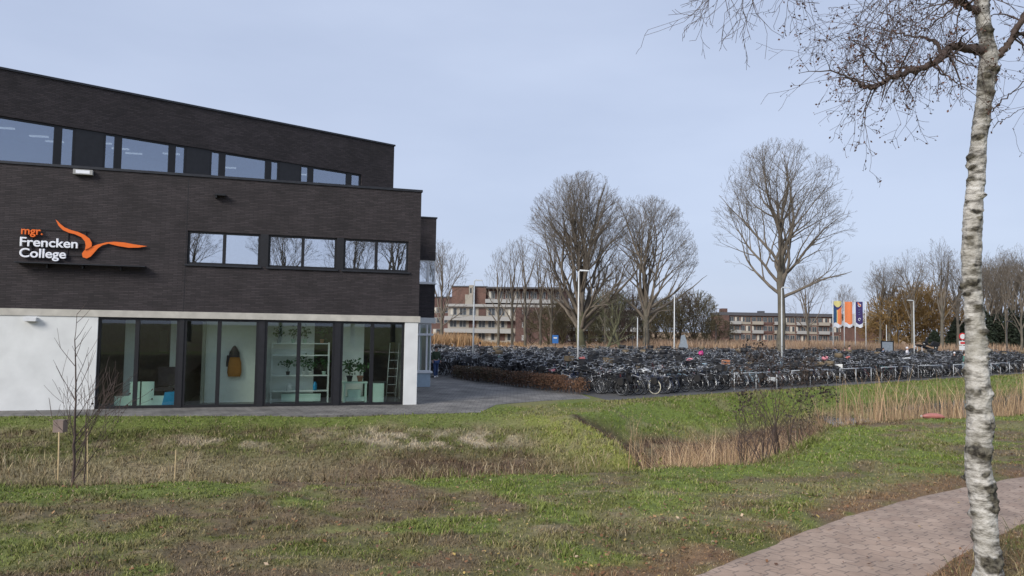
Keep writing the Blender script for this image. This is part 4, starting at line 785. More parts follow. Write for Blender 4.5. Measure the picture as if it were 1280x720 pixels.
# ------------------------------------------------------------------ trees
def rotvec(d, ang, rng):
    a = rng.normal(size=3); a -= d*np.dot(a, d); a /= np.linalg.norm(a)+1e-9; return d*math.cos(ang)+a*math.sin(ang)
class Tree:
    def __init__(s, seed, env, rmin=.008, wob=.10, trop=.05, ang=(.4, .8), dens=1., maxlvl=4, step=.45):
        s.r = np.random.default_rng(seed); s.env = env; s.S = []; s.tips = []; s.rmin = rmin; s.wob = wob; s.trop = trop; s.ang = ang; s.dens = dens; s.maxlvl = maxlvl; s.step = step
    def reach(s, p, d):                                              # distance from p along d to the crown envelope (cx,cy,cz,rx,ry,rz)
        cx, cy, cz, rx, ry, rz = s.env; o = (p-np.array((cx, cy, cz)))/np.array((rx, ry, rz)); v = d/np.array((rx, ry, rz)); a = v@v; b = o@v; c = o@o-1; q = b*b-a*c
        if q <= 0: return 0
        t_ = max(0, (-b+math.sqrt(q))/a); e = p+d*t_-np.array((cx, cy, cz)); return t_*(.80+.28*float(vn(math.atan2(e[1], e[0])*2.2, e[2]/rz*2.2, 1., cx+rx)))
    def grow(s, p, d, L, r, lvl):
        r0 = r; st = s.step*(.8**lvl)+.02*L; n = max(3, int(L/st)); st = L/n; end = max(s.rmin*.7, r*(.14 if lvl == 0 else .26)); side = s.r.uniform(0, 6.28)
        for i in range(n):
            d = d+s.r.normal(size=3)*s.wob*(1.25 if lvl < 2 else 1)+np.array((0, 0, s.trop)); d /= np.linalg.norm(d); q = p+d*st; r2 = r0+(end-r0)*((i+1)/n)
            s.S.append((*p, *q, r, r2)); p = q; r = r2
            if lvl < s.maxlvl and i >= n*(.22 if lvl else .12):
                for _ in range(1 if s.r.random() < .78*s.dens else 0):
                    a = s.r.uniform(*s.ang); nd = rotvec(d, a, s.r); l = min(L*(1-i/n)*.75+L*.22, s.reach(p, nd)*s.r.uniform(.6, 1.0)); l = min(l, L*.68)*s.r.uniform(.7, 1.1)
                    if l > .25: s.grow(p, nd, l, max(s.rmin, r*.62), lvl+1)
        s.tips.append(p)
        if lvl < s.maxlvl:
            for _ in range(2):
                nd = rotvec(d, s.r.uniform(.2, .6), s.r); l = min(L*.35*s.r.uniform(.5, 1.2), s.reach(p, nd)*.95)
                if l > .2: s.grow(p, nd, l, max(s.rmin, r), lvl+1)
    def mesh(s, name, m, thick=.045):                               # tubes for every segment; sides by thickness
        A = np.array(s.S); V = []; Q = []; off = 0
        for sel, k in ((np.maximum(A[:, 6], A[:, 7]) > thick, 7), (np.maximum(A[:, 6], A[:, 7]) <= thick, 3)):
            B_ = A[sel]
            if not len(B_): continue
            p, q = B_[:, :3], B_[:, 3:6]; d = q-p; d /= np.linalg.norm(d, axis=1)[:, None]+1e-9; h = np.where(np.abs(d[:, 2:3]) < .9, np.array([[0, 0, 1.]]), np.array([[1., 0, 0]])); u = np.cross(d, h); u /= np.linalg.norm(u, axis=1)[:, None]; w = np.cross(d, u)
            t_ = np.arange(k)*2*PI/k; ring = u[:, None]*np.cos(t_)[None, :, None]+w[:, None]*np.sin(t_)[None, :, None]
            ext = d*B_[:, 7:8]*.3
            v_ = np.concatenate([p[:, None]+ring*B_[:, 6][:, None, None], (q+ext)[:, None]+ring*B_[:, 7][:, None, None]], 1); n_ = len(B_)
            i = off+np.arange(n_)[:, None]*2*k; j = np.arange(k)[None]; Q.append(np.stack([i+j, i+(j+1) % k, i+k+(j+1) % k, i+k+j], -1).reshape(-1, 4)); V.append(v_.reshape(-1, 3)); off += n_*2*k
        return fastmesh(name, np.concatenate(V), np.concatenate(Q), 4, smooth=True)
def trunk(T, H, r0, r1, lean=(0, 0), n=8, z0=-.3):
    p = np.array((0, 0, z0)); pts = [p]
    for i in range(n): q = np.array((lean[0]*(i+1)/n+T.r.normal()*.03*r0*4, lean[1]*(i+1)/n+T.r.normal()*.03*r0*4, z0+(H-z0)*(i+1)/n)); a = r0*(1.35 if i == 0 else 1)+(r1-r0)*i/n; b_ = r0+(r1-r0)*(i+1)/n; T.S.append((*p, *q, a, b_)); p = q; pts.append(p)
    return pts
def tree(name, label, x, y, mk, m1, m2, group='bare trees beyond the bicycle park', rz=0, cat='tree', z=0):
    t_ = thing(name, label, cat, (x, y, z), rz, group); link('trunk', mk[0], m1, t_); link('crown', mk[1], m2, t_); return t_
def make(seed, H, r, fork, rx, nl, el=(.15, .7), cen=None, forklen=2.5, z0=.0, lean=(0, 0), trop=.03, wob=.08, rmin=.012, dens=1., maxlvl=4, ang=(.35, .75), lead=True, ex=None, step=.5):
    env = (lean[0]*1.3, lean[1]*1.3, (H+fork*.62)/2, rx, rx, (H-fork*.62)/2)
    T = Tree(seed, env, rmin, wob, trop, ang, dens, maxlvl, step); pts = trunk(T, fork+forklen, r, r*.62, lean); TR = T.S; T.S = []
    top = pts[-1]; N_ = len(pts)
    for i in range(nl):
        f = i/max(1, nl-1); zz_ = fork+forklen*f*.98; k = (zz_+.3)/(fork+forklen+.3)*(N_-1); k0 = min(int(k), N_-2); p = pts[k0]*(1-(k-k0))+pts[k0+1]*(k-k0); az = i*2.4+T.r.uniform(-.4, .4); e = el[1]+(el[0]-el[1])*f
        d = np.array((math.cos(az)*math.sin(e), math.sin(az)*math.sin(e), math.cos(e))); L_ = T.reach(p, d)*T.r.uniform(.8, .95)
        if L_ > .5: T.grow(p, d, L_, r*T.r.uniform(.34, .5), 0)
    if ex:
        for zz_, az, e, L_ in ex:
            k = (zz_+.3)/(fork+forklen+.3)*(N_-1); k0 = min(int(k), N_-2); p = pts[k0]; d = np.array((math.cos(az)*math.sin(e), math.sin(az)*math.sin(e), math.cos(e))); T.grow(p, d, L_, r*.4, 0)
    if lead: T.grow(top, np.array((0, 0, 1.)), T.reach(top, np.array((0, 0, 1.)))*.95, r*.5, 0)
    CR = T.S; T.S = TR; tm = T.mesh('trunk', 'bark'); T.S = CR; cm = T.mesh('crown', 'bark'); T.n = len(CR); return (tm, cm), T
def X(px, y): return (px-640)/F*y*1.0
ta, T_ = make(3, 21.3, .62, 2.4, 7.6, 15, (.12, .85), trop=.03, rmin=.009, dens=.88, ang=(.3, .7)); print('A', T_.n, flush=True)
tree('broad_tree', 'tall fan shaped bare tree behind the nearest lamp post', X(727, 85), 85, ta, 'bark_green', 'bark_far')
tb, T_ = make(5, 18.6, .42, 3.5, 5.9, 10, (.1, .9), rmin=.009, ex=[(5, 0, .95, 8.5), (6.5, -.3, 1.0, 7)], dens=.96); print('B', T_.n)
tree('broad_tree', 'bare tree with a long low limb reaching right, next to the fan shaped tree', X(808, 84), 84, tb, 'bark', 'bark_far')
tc_, T_ = make(9, 21.0, .42, 6.0, 6.6, 13, (.12, 1.0), rmin=.009, dens=.98, ang=(.4, .85), forklen=4, trop=.04); print('C', T_.n)
tree('broad_tree', 'tall bare tree standing alone behind the tall middle lamp post', X(977, 68), 68, tc_, 'bark', 'bark_far')
td, T_ = make(12, 15.0, .25, 3., 4.6, 9, (.1, .9), rmin=.009, dens=.95); print('D', T_.n)
tree('bare_tree', 'bare tree just right of the dark building bay', X(553, 100), 100, td, 'bark', 'bark_far')
tp, T_ = make(14, 14.8, .2, 3.5, 2.5, 8, (.08, .5), rmin=.009, trop=.06, forklen=4, dens=.85); print('P', T_.n)
for px, y, s, lb in ((624, 96, .93, 'slender bare tree, leftmost of the row before the brick flats'), (641, 98, 1.02, 'slender bare tree, second of the row before the brick flats'), (657, 95, 1.04, 'slender bare tree, third of the row before the brick flats'), (676, 97, .98, 'slender bare tree close to the left side of the fan shaped tree'), (690, 101, 1.0, 'slender bare tree half hidden by the fan shaped tree'), (757, 99, .86, 'slender bare tree between the fan shaped tree and its neighbour')):
    o = tree('slender_tree', lb, X(px, y), y, tp, 'bark', 'bark_far', rz=px*.7); o.scale = (s, s, s)
o = tree('bare_tree', 'mid height bare tree behind the tall lone tree, to its right', X(1010, 132), 132, td, 'bark', 'bark_far', rz=1.); o.scale = (1., 1., 1.03)
o = tree('bare_tree', 'small round bare tree above the flats roof left of the flags', X(1057, 165), 165, td, 'bark', 'bark_far', rz=2.); o.scale = (.72, .72, .95)
tv, T_ = make(17, 17, .30, 4.5, 3.8, 7, (.12, .5), rmin=.009, trop=.04, forklen=2.5, dens=.9); print('V', T_.n)
for px, y, s, lb in ((1101, 112, .86, 'leaning slender bare tree left of the golden willow'), (1112, 112, .9, 'slender bare tree in front of the small brick house gable'), (1141, 104, .92, 'bare tree rising out of the golden willow behind the right lamp post'), (1178, 92, .92, 'tall forked bare tree just left of the birch trunk'), (1198, 96, .85, 'bare tree nearly hidden by the birch trunk')):
    o = tree('forked_tree', lb, X(px, y), y, tv, 'bark', 'bark_far', rz=px*1.3); o.scale = (s*.9, s*.9, s)
for i, (px, y, s) in enumerate(((1226, 100, .86), (1236, 96, .82), (1247, 104, .92), (1258, 95, .85), (1267, 102, .95), (1277, 92, .86), (1288, 100, .95), (1306, 96, .9), (1217, 108, .85), (1231, 106, .9), (1252, 108, .95), (1263, 110, 1.), (1272, 107, .92), (1283, 110, 1.0), (1241, 112, .95), (1296, 108, .95))):
    o = tree('slender_tree', 'grey bare tree in the dense stand right of the birch trunk', X(px, y), y, tp if i % 2 else tv, 'bark', 'bark_far', 'dense stand of bare trees right of the birch', rz=px*1.1); o.scale = (s, s, s)
# small crooked trees and undergrowth around the big pair
tk, T_ = make(21, 7.2, .2, 1.2, 3.0, 7, (.2, 1.1), rmin=.014, lean=(1.6, 0), wob=.14); print('K', T_.n)
tree('crooked_tree', 'small crooked tree with mossy trunk leaning right beside the fan shaped tree', X(755, 80), 80, tk, 'bark_green', 'bark_green')
o = tree('crooked_tree', 'small dark crooked tree between the two large trees', X(779, 82), 82, tk, 'bark', 'bark_green', rz=2.2)
ts, T_ = make(23, 5.6, .12, .3, 3.0, 16, (.1, 1.0), rmin=.012, forklen=.8, wob=.12, dens=1.1, lead=False, step=.4); print('S', T_.n)
tq, T_ = make(29, 5.6, .12, .3, 3.2, 20, (.1, 1.15), rmin=.02, forklen=.8, wob=.14, trop=-.01, dens=1.25, lead=False, step=.4); print('Q', T_.n)
def shrub(px, y, s, sz, m_, lb, grp='bare shrubs behind the reed field', rz=0., lf=None):
    o = tree('shrub', lb, X(px, y), y, ts, 'bark', m_, grp, rz, 'shrub'); o.scale = (s, s, sz); return o
for i, (px, y, s, sz, m_) in enumerate(((738, 108, 1.1, 1.25, 'twig_olive'), (765, 106, 1.1, 1.35, 'bark_green'), (820, 112, 1.2, 1.25, 'twig_brown'), (836, 108, 1.0, 1.3, 'twig_olive'), (852, 110, 1.2, 1.5, 'twig_brown'), (868, 112, 1.2, 1.5, 'twig_olive'), (884, 114, 1.2, 1.3, 'twig_olive'), (703, 112, 1.1, 1.2, 'twig_olive'), (786, 110, 1.2, 1.6, 'twig_brown'), (896, 118, .9, .85, 'twig_olive'), (664, 110, 1.0, 1.1, 'twig_brown'), (686, 104, .9, 1.0, 'twig_olive'), (716, 112, 1.2, 1.5, 'twig_brown'), (750, 112, 1.2, 1.5, 'twig_olive'), (776, 100, .9, 1.1, 'twig_brown'), (806, 114, 1.2, 1.4, 'twig_olive'))):
    me_ = (tq if i % 2 else ts)[1].copy(); me_.materials.clear(); o = thing('shrub', 'bare bushy shrub in the thicket between the large trees and the long flats', 'shrub', (X(px, y), y, 0), px*.37, 'bare shrubs behind the reed field'); link('crown', me_, m_, o); o.scale = (s*1.15, s*1.15, sz*1.12)
# golden willows
for i, (px, y, s, sz) in enumerate(((1104, 116, 1.1, 1.15), (1120, 112, 1.3, 1.7), (1138, 114, 1.3, 1.95), (1156, 112, 1.3, 1.9), (1172, 114, 1.25, 1.75), (1190, 112, 1.2, 1.5))):
    me_ = tq[1].copy(); me_.materials.clear(); o = thing('willow_shrub', ('small ochre willow at left end of the willow group', 'ochre willow behind the dark notice frame', 'tallest ochre willow behind the right lamp post', 'ochre willow behind the raised scooter', 'ochre willow behind the tall forked tree', 'ochre willow just left of the birch trunk')[i], 'shrub', (X(px, y), y, 0), px*.37, 'ochre willows at the right'); link('crown', me_, 'twig_ochre', o); o.scale = (s*1.2, s*1.2, sz*1.05)
# evergreens at the right: pointed dark masses of leaf clumps
def evergreen(px, y, h, r, lb):
    n = 2600; z = RNG.beta(1.6, 2., n)*h; a = RNG.uniform(0, 2*PI, n); rr = r*(1-z/h)**.55*np.sqrt(RNG.uniform(.25, 1, n))*(1+.35*(vn(a*2, z, .8, px)-.5)); P_ = np.stack([np.cos(a)*rr, np.sin(a)*rr, z+.1], 1)
    t_ = thing('evergreen_tree', lb, 'tree', (X(px, y), y, 0), 0, 'dark evergreens at the right edge'); V_, Q_ = leafcloud(P_, RNG.uniform(.10, .24, n)); link('crown', fastmesh('crown', V_, Q_, 4), 'evergreen', t_)
    b = MB(); b.tube([(0, 0, -.2), (0, 0, h*.7)], [.18, .05], 7); b.build('trunk', 'bark', t_)
for px, y, h, r, lb in ((1196, 100, 5.2, 1.6, 'dark evergreen just left of the birch trunk'), (1213, 98, 5.6, 2., 'dark evergreen hidden behind the birch trunk'), (1230, 96, 6.2, 2.0, 'dark evergreen just right of the birch trunk'), (1246, 98, 5.8, 1.9, 'dark evergreen in the middle of the right stand'), (1262, 96, 6.4, 2.1, 'broad dark evergreen near the right edge'), (1280, 97, 6.0, 2.2, 'dark evergreen at the far right edge'), (1168, 104, 3.4, 1.5, 'low dark evergreen under the ochre willows')): evergreen(px, y, h, r, lb)
# far woods: beyond everything, and behind the viewer (they show in the windows)
def wood(name, label, x0, x1, y0, y1, h, n, m_='twig_olive'):
    x = RNG.uniform(x0, x1, n); y = RNG.uniform(y0, y1, n); z = RNG.uniform(0, 1, n)**.8*h*(.6+.6*fbm(x, y, 14, 81)); V_, Q_ = leafcloud(np.stack([x, y, z], 1), RNG.uniform(.3, .8, n), .25); return tag(link(name, fastmesh(name, V_, Q_, 4), m_), label, 'wood', kind='stuff')
wood('far_wood', 'low far-off line of bare woods along the horizon', -260, 420, 330, 350, 8.5, 24000)
tw = tp
for i, (x, y, s, k) in enumerate(((4.5, -16, .85, 1), (-2.5, -20, .8, 0), (11, -15, .9, 1), (17, -19, .95, 0), (24, -17, .9, 1))):
    o = tree('roadside_tree', 'bare roadside tree behind the viewer that shows in the first floor windows', x, y, td if k else tv, 'bark', 'bark', 'bare trees mirrored in the first floor windows', rz=i*1.7, z=1.0); o.scale = (s, s, s*.95)

# ------------------------------------------------------------------ birch
bt_ = thing('birch_tree', 'white birch with dark knots at the edge of the brick path, twigs over the sky', 'tree', (0, 0, 0))
BY = 4.9; base = aty(1235, 716, BY)
tr = [(1237, 732, 20), (1235, 700, 17.5), (1231, 650, 17), (1226, 600, 17.5), (1223, 550, 17), (1221, 500, 16.5), (1220, 450, 14.5), (1217, 400, 13.5), (1213, 350, 12.5), (1213, 300, 12), (1216, 250, 12), (1220, 210, 11), (1222, 180, 11), (1227, 140, 11.5), (1233, 100, 11.5), (1238, 72, 13), (1233, 50, 10.5), (1229, 25, 10), (1226, 0, 9.5), (1228, -60, 9), (1222, -150, 8), (1228, -260, 6.5), (1226, -380, 5), (1230, -520, 3)]
pts = np.array([list(aty(px, py, BY))+[w_*(.84 if py < 480 else .80)/F*BY] for px, py, w_ in tr]); s_ = np.linspace(0, len(tr)-1, 640); sp3 = np.stack([np.interp(s_, np.arange(len(tr)), pts[:, k]) for k in range(4)], 1); sp3[:, 0] += (fbm(sp3[:, 2], sp3[:, 2]*0, .55, 95, 3)-.5)*.07; sp3[:, 3] *= .86+.28*fbm(sp3[:, 2], sp3[:, 2]*0+3, .3, 96, 3)
ker = np.ones(21)/21
for k in range(4): pad = np.r_[np.full(10, sp3[0, k]), sp3[:, k], np.full(10, sp3[-1, k])]; sp3[:, k] = np.convolve(pad, ker, 'valid')
K = 40; a = np.arange(K)*2*PI/K; ring = np.stack([np.cos(a), np.sin(a), 0*a], 1)
knots = [(1209, 209, 5), (1208, 224, 5), (1222, 245, 6), (1207, 252, 6), (1215, 265, 6), (1218, 274, 4), (1213, 287, 4), (1206, 297, 7), (1212, 331, 9), (1224, 322, 5), (1211, 353, 8), (1204, 367, 8), (1216, 382, 7), (1206, 400, 7), (1222, 414, 6), (1230, 437, 5), (1229, 425, 5), (1228, 447, 5), (1214, 487, 11), (1232, 492, 6), (1208, 509, 7), (1230, 527, 10), (1233, 541, 7), (1215, 560, 10), (1225, 563, 10), (1221, 590, 6), (1232, 606, 12), (1237, 620, 11), (1240, 634, 9), (1212, 640, 5), (1232, 699, 12), (1244, 690, 8), (1218, 172, 7), (1211, 196, 7), (1241, 152, 7), (1227, 140, 7), (1233, 118, 8), (1240, 88, 9), (1230, 96, 8), (1228, 160, 6), (1225, 62, 10), (1246, 70, 9), (1232, 40, 8)]
Vt = sp3[:, None, :3]+ring[None]*sp3[:, 3][:, None, None]; kn = np.zeros(Vt.shape[:2]); ar = np.arange(640)
fl = fbm(np.abs(a[None]-PI)*3+0*ar[:, None], sp3[:, 2][:, None]*26+0*a[None], 1., 91, 4)-.5
for px, py, w_ in knots:
    if py > 480: w_ *= 1.25
    else: w_ *= RNG.uniform(.7, 1.15)
    c = aty(px, py, BY); i0 = np.argmin(np.abs(sp3[:, 2]-c[2])); dx = (c[0]-sp3[i0, 0])/sp3[i0, 3]; dx = np.clip(dx, -.96, .96); kc = np.array((sp3[i0, 0]+dx*sp3[i0, 3], sp3[i0, 1]-math.sqrt(1-dx*dx)*sp3[i0, 3], c[2])); R_ = w_/F*BY
    dd = Vt-kc; q = np.exp(-((dd[..., 0]**2+dd[..., 1]**2)/(R_*1.0)**2+(dd[..., 2]/(R_*.6)+.25*np.cos(dd[..., 0]/R_*2.5))**2))*RNG.uniform(.75, 1.1); kn = np.maximum(kn, q)
for zb, ph in zip(RNG.uniform(1.2, 8, 26), RNG.uniform(0, 6.28, 26)):                     # the side nobody sees from the path has knots as well
    i0 = np.argmin(np.abs(sp3[:, 2]-zb)); kc = sp3[i0, :3]+np.array((math.cos(ph), abs(math.sin(ph)), 0))*sp3[i0, 3]; dd = Vt-kc; kn = np.maximum(kn, np.exp(-((dd[..., :2]**2).sum(-1)/.045**2+(dd[..., 2]/.03)**2)))
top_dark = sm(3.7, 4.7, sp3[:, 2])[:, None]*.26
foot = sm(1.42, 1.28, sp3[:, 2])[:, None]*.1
Vt = Vt+ring[None]*(kn*(.55+1.6*fl)*.034+fl*.014+(vn(sp3[:, 2]*0, sp3[:, 2], .022, 5)-.5)[:, None]*.004)[..., None]
Vt[..., 2] += kn*.0
flare = (1+.35*sm(1.32, 1.15, sp3[:, 2]))[:, None, None]; Vt = sp3[:, None, :3]+(Vt-sp3[:, None, :3])*flare
idx = np.arange(640*K).reshape(640, K); Q = np.stack([idx[:-1], np.roll(idx[:-1], -1, 1), np.roll(idx[1:], -1, 1), idx[1:]], -1).reshape(-1, 4)
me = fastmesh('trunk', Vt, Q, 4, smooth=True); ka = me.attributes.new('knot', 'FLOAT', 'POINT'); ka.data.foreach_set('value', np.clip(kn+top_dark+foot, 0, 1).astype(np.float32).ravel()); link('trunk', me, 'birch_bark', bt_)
BT = Tree(77, (3.0, 4.9, 6.2, 3.2, 3.0, 2.9), .0022, .13, -.045, (.4, 1.0), 1., 4, .14)
BT.tipl = []
def twigs(p, d, L_, r, lvl):
    n = max(3, int(L_/.07)); r0 = r
    for i in range(n):
        d = d+BT.r.normal(size=3)*.16+np.array((0, 0, -.05)); d /= np.linalg.norm(d); q = p+d*L_/n; r2 = max(.0012, r0*(1-.75*(i+1)/n)); BT.S.append((*p, *q, r, r2)); p = q; r = r2
        if lvl < 3 and BT.r.random() < (.55, .5, .38)[lvl]: twigs(p, rotvec(d, BT.r.uniform(.4, 1.0), BT.r), L_*BT.r.uniform(.35, .62), max(.0013, r*.7), lvl+1)
        if BT.r.random() < .16: BT.tipl.append(p+BT.r.normal(size=3)*.01)
    BT.tipl.append(p)
def limb(path, r0, r1, dy=0., tw_=1., L_=.55, skip=.15):
    P_ = np.array([aty(px, py, BY+dy*k/(len(path)-1)) for k, (px, py) in enumerate(path)]); m_ = np.linspace(0, len(P_)-1, len(P_)*5); P_ = np.stack([np.interp(m_, np.arange(len(P_)), P_[:, k]) for k in range(3)], 1)
    for k in range(3): P_[1:-1, k] = (P_[:-2, k]+P_[1:-1, k]+P_[2:, k])/3
    P_[2:-2] += BT.r.normal(size=(len(P_)-4, 3))*.006
    for i in range(len(P_)-1):
        f = i/(len(P_)-1); g_ = (i+1)/(len(P_)-1); BT.S.append((*P_[i], *P_[i+1], r0+(r1-r0)*f, r0+(r1-r0)*g_)); d = P_[i+1]-P_[i]; d /= np.linalg.norm(d)
        if f > skip and BT.r.random() < .62*tw_: twigs(P_[i+1], rotvec(d, BT.r.uniform(.5, 1.3), BT.r), L_*BT.r.uniform(.5, 1.1), max(.003, (r0+(r1-r0)*f)*.4), 0)
    twigs(P_[-1], d, L_*.8, r1, 0)
limb([(1236, 68), (1218, 60), (1200, 57), (1186, 60), (1176, 72), (1165, 81), (1145, 88), (1128, 92), (1112, 98), (1100, 106), (1090, 110), (1076, 106), (1062, 98), (1048, 92)], .030, .006, -.5, .8, .36)
limb([(1178, 70), (1170, 52), (1150, 47), (1125, 42), (1105, 38)], .014, .004, .2, .8, .42, .05)
limb([(1112, 98), (1106, 80), (1096, 70), (1080, 58), (1064, 50)], .009, .003, -.5, .6, .26, .2)
limb([(1168, 80), (1176, 92), (1190, 100), (1206, 106)], .008, .003, -.5, .9, .34, .2)
limb([(1240, 72), (1252, 66), (1262, 52), (1272, 34), (1284, 14), (1300, -20), (1310, -80)], .026, .012, -.1, .5, .4, .3)
limb([(1262, 52), (1275, 42), (1290, 36), (1310, 30)], .014, .005, .2, .6, .35)
limb([(1228, 18), (1214, 10), (1200, 4), (1186, -4), (1160, -22), (1130, -34), (1098, -40)], .022, .008, -.3, 1.1, .55, .1)
limb([(1200, 4), (1188, 14), (1176, 22), (1160, 34), (1140, 44)], .009, .003, .4, .9, .4, .1)
limb([(1231, 12), (1238, -4), (1250, -30), (1275, -70), (1300, -100)], .020, .007, .3, 1., .5, .1)
limb([(1226, -40), (1200, -70), (1150, -90), (1090, -80), (1040, -60), (1000, -40)], .024, .006, .3, 1.1, .6)
limb([(1223, -110), (1180, -130), (1100, -140), (1020, -130), (960, -105), (925, -70), (905, -35)], .026, .004, -.6, .9, .55)
limb([(1000, -128), (975, -90), (950, -45), (938, -12)], .008, .003, -.8, .9, .4, .3)
limb([(1223, -140), (1250, -180), (1310, -220), (1380, -200)], .022, .006, .6, 1., .6)
limb([(1226, -230), (1180, -300), (1120, -330), (1060, -320)], .02, .006, .4, 1., .6)
limb([(1228, -300), (1280, -380), (1330, -400)], .018, .005, -.4, 1., .6)
limb([(1230, -90), (1210, -130), (1190, -160), (1200, -210)], .02, .006, 1.4, 1., .6)
limb([(1230, -60), (1290, -60), (1330, -20), (1350, 40), (1330, 90), (1300, 100)], .014, .004, .3, 1., .45)
limb([(1240, 140), (1252, 128), (1266, 114), (1284, 98), (1310, 80)], .005, .003, -.3, .25, .2, .5)
limb([(1241, 160), (1256, 148), (1272, 138), (1300, 128)], .003, .002, -.3, .15, .16, .6)
# hanging twigs in front of the sky left of the trunk
for k in range(54):
    px = BT.r.uniform(1080, 1225); py = BT.r.uniform(-25, 60) if k < 38 else BT.r.uniform(-40, 10); p = aty(px, py, BY+BT.r.uniform(-.6, .8)); d = np.array((BT.r.normal()*.6-.3, BT.r.normal()*.4, -.6)); d /= np.linalg.norm(d); twigs(p, d, BT.r.uniform(.3, .6), .003, 0)
for k in range(16):
    px = BT.r.uniform(885, 1010); p = aty(px, -22, BY-.6+BT.r.uniform(-.3, .3)); d = np.array((BT.r.normal()*.4-.15, 0, -.9)); d /= np.linalg.norm(d); BT.S.append((*(p-d*.25), *p, .004, .003)); twigs(p, d, BT.r.uniform(.18, .42), .0028, 0)
link('limbs', BT.mesh('limbs', 'x', .010), 'twig_brown', bt_); print('birch', len(BT.S))
P_ = np.array(BT.tipl); P_ = np.concatenate([P_, P_+BT.r.normal(size=P_.shape)*.012]); P_ = P_[(BT.r.random(len(P_)) < .5) & (P_[:, 0]/P_[:, 1] > .36)]; V_, Q_ = leafcloud(P_, RNG.uniform(.004, .0125, len(P_))); link('leaves', fastmesh('leaves', V_, Q_, 4), 'rust_leaf', bt_)

# ------------------------------------------------------------------ sapling, stakes, shrubs in the ditch
def mk_sap(seed, H, r, n, ang, bare=.25):
    T = Tree(seed, (0, 0, H*.6, H*.38, H*.38, H*.6), .0028, .05, .05, (.4, .8), 1.25, 3, .10); p = np.array((0., 0, -.1)); N_ = 26
    for i in range(N_):
        q = p+np.array((T.r.normal()*.008, T.r.normal()*.008, (H+.1)/N_)); T.S.append((*p, *q, r*(1-.85*i/N_), r*(1-.85*(i+1)/N_))); p = q; f = i/N_
        if f > bare and T.r.random() < n: az = T.r.uniform(0, 6.28); e = ang*T.r.uniform(.8, 1.2); T.grow(p, np.array((math.cos(az)*math.sin(e), math.sin(az)*math.sin(e), math.cos(e))), H*.40*(1-f)+.14, r*.40*(1-f*.6), 0)
    return T
sx, sy = aty(94, 600, 9.2)[:2]; s0 = thing('sapling', 'bare young tree at the ditch edge in front of the white wall', 'tree', (sx, sy, float(gz(sx, sy))))
T = mk_sap(41, 2.7, .023, .9, .62, .2); link('trunk', T.mesh('trunk', 'x', .006), 'twig_brown', s0)
P_ = np.array([t for t in T.tips if 1.2 < t[2] < 1.75]); P_ = P_[RNG.random(len(P_)) < .35]; V_, Q_ = leafcloud(P_, .02); link('leaves', fastmesh('leaves', V_, Q_, 4), 'dark_leaf', s0)
sx, sy = aty(108, 600, 9.4)[:2]; s0 = thing('sapling', 'thinner second stem just right of the bare young tree', 'tree', (sx, sy, float(gz(sx, sy)))); T = mk_sap(43, 2.2, .013, .6, .55, .4); link('trunk', T.mesh('trunk', 'x', .006), 'twig_brown', s0)
def stake(px, ytop, ybase, Yw, r, lb, m_='stake_wood', lean=0.):
    p = aty(px, ybase, Yw); z1 = aty(px, ytop, Yw)[2]; z0 = float(gz(p[0], p[1])); b = MB(); b.tube([(0, 0, -.15), (lean*.5, 0, (z1-z0)*.5), (lean, 0, z1-z0)], [r, r*.95, r*.8], 7); o = b.build('wooden_stake', m_); o.location = (p[0], p[1], z0); tag(o, lb, 'stake')
stake(75, 540, 600, 9.3, .012, 'pale wooden stake just left of the bare young tree', lean=-.04); stake(218, 562, 612, 9.4, .009, 'short thin stake standing alone right of the young tree'); stake(114, 535, 600, 9.5, .008, 'thin pale stick leaning behind the young tree', lean=-.08)
pk = atz(78, 537, 0); t_ = thing('utility_post', 'small pinkish post on the bank edge behind the young tree', 'post', (pk[0], pk[1]-.1, -.05)); b = MB(); b.box(-.13, .13, -.1, .1, 0, .30); b.build('body', 'pink_plastic', t_); b = MB(); b.box(-.135, .135, -.105, .105, .301, .315); b.build('cap', 'pink_plastic', t_)
def ditch_shrub(px, Yw, H, seed, m_leaf, lb, nl, stems=5, mt='twig_brown', ls=.022, spread=.5):
    x = aty(px, 560, Yw)[0]; z0 = float(gz(x, Yw)); t_ = thing('ditch_shrub', lb, 'shrub', (x, Yw, z0)); T = Tree(seed, (0, 0, H*.55, H*.48, H*.4, H*.5), .003, .1, .05, (.4, .9), .9, 2, .16)
    for k in range(stems): a_ = k*2*PI/stems; e = spread*T.r.uniform(.2, 1); T.grow(np.array((0., 0, -.1)), np.array((math.cos(a_)*math.sin(e), math.sin(a_)*math.sin(e), math.cos(e))), H*T.r.uniform(.75, 1.05), .013, 0)
    link('stems', T.mesh('stems', 'x', .008), mt, t_); P_ = np.array(T.tips); P_ = P_[RNG.integers(0, len(P_), nl)]+RNG.normal(size=(nl, 3))*.06; V_, Q_ = leafcloud(P_, RNG.uniform(.4, 1.2, nl)*ls); link('foliage', fastmesh('foliage', V_, Q_, 4), m_leaf, t_)
ditch_shrub(973, 14.5, 2.35, 51, 'dark_leaf', 'tall dark leafed shrub growing out of the ditch reeds', 1100, 6, 'twig_brown', .034, .38); ditch_shrub(955, 14., 1.5, 52, 'twig_brown', 'reddish brown bare shrub left of the tall dark ditch shrub', 200, 7)
ditch_shrub(995, 15, 1.25, 53, 'yellow_leaf', 'yellow green leafed shrub right of the tall dark ditch shrub', 260, 6, 'twig_olive'); ditch_shrub(1010, 16, 1.1, 54, 'dark_leaf', 'low dark shrub at the right end of the ditch hollow', 260, 6)
ditch_shrub(818, 14.5, 1.15, 55, 'yellow_leaf', 'small weed with yellow leaves at the left end of the reeds', 34, 4, 'stake_wood', .045); ditch_shrub(836, 14.8, .9, 56, 'yellow_leaf', 'small weed with few yellow leaves inside the reeds', 26, 3, 'stake_wood', .04)
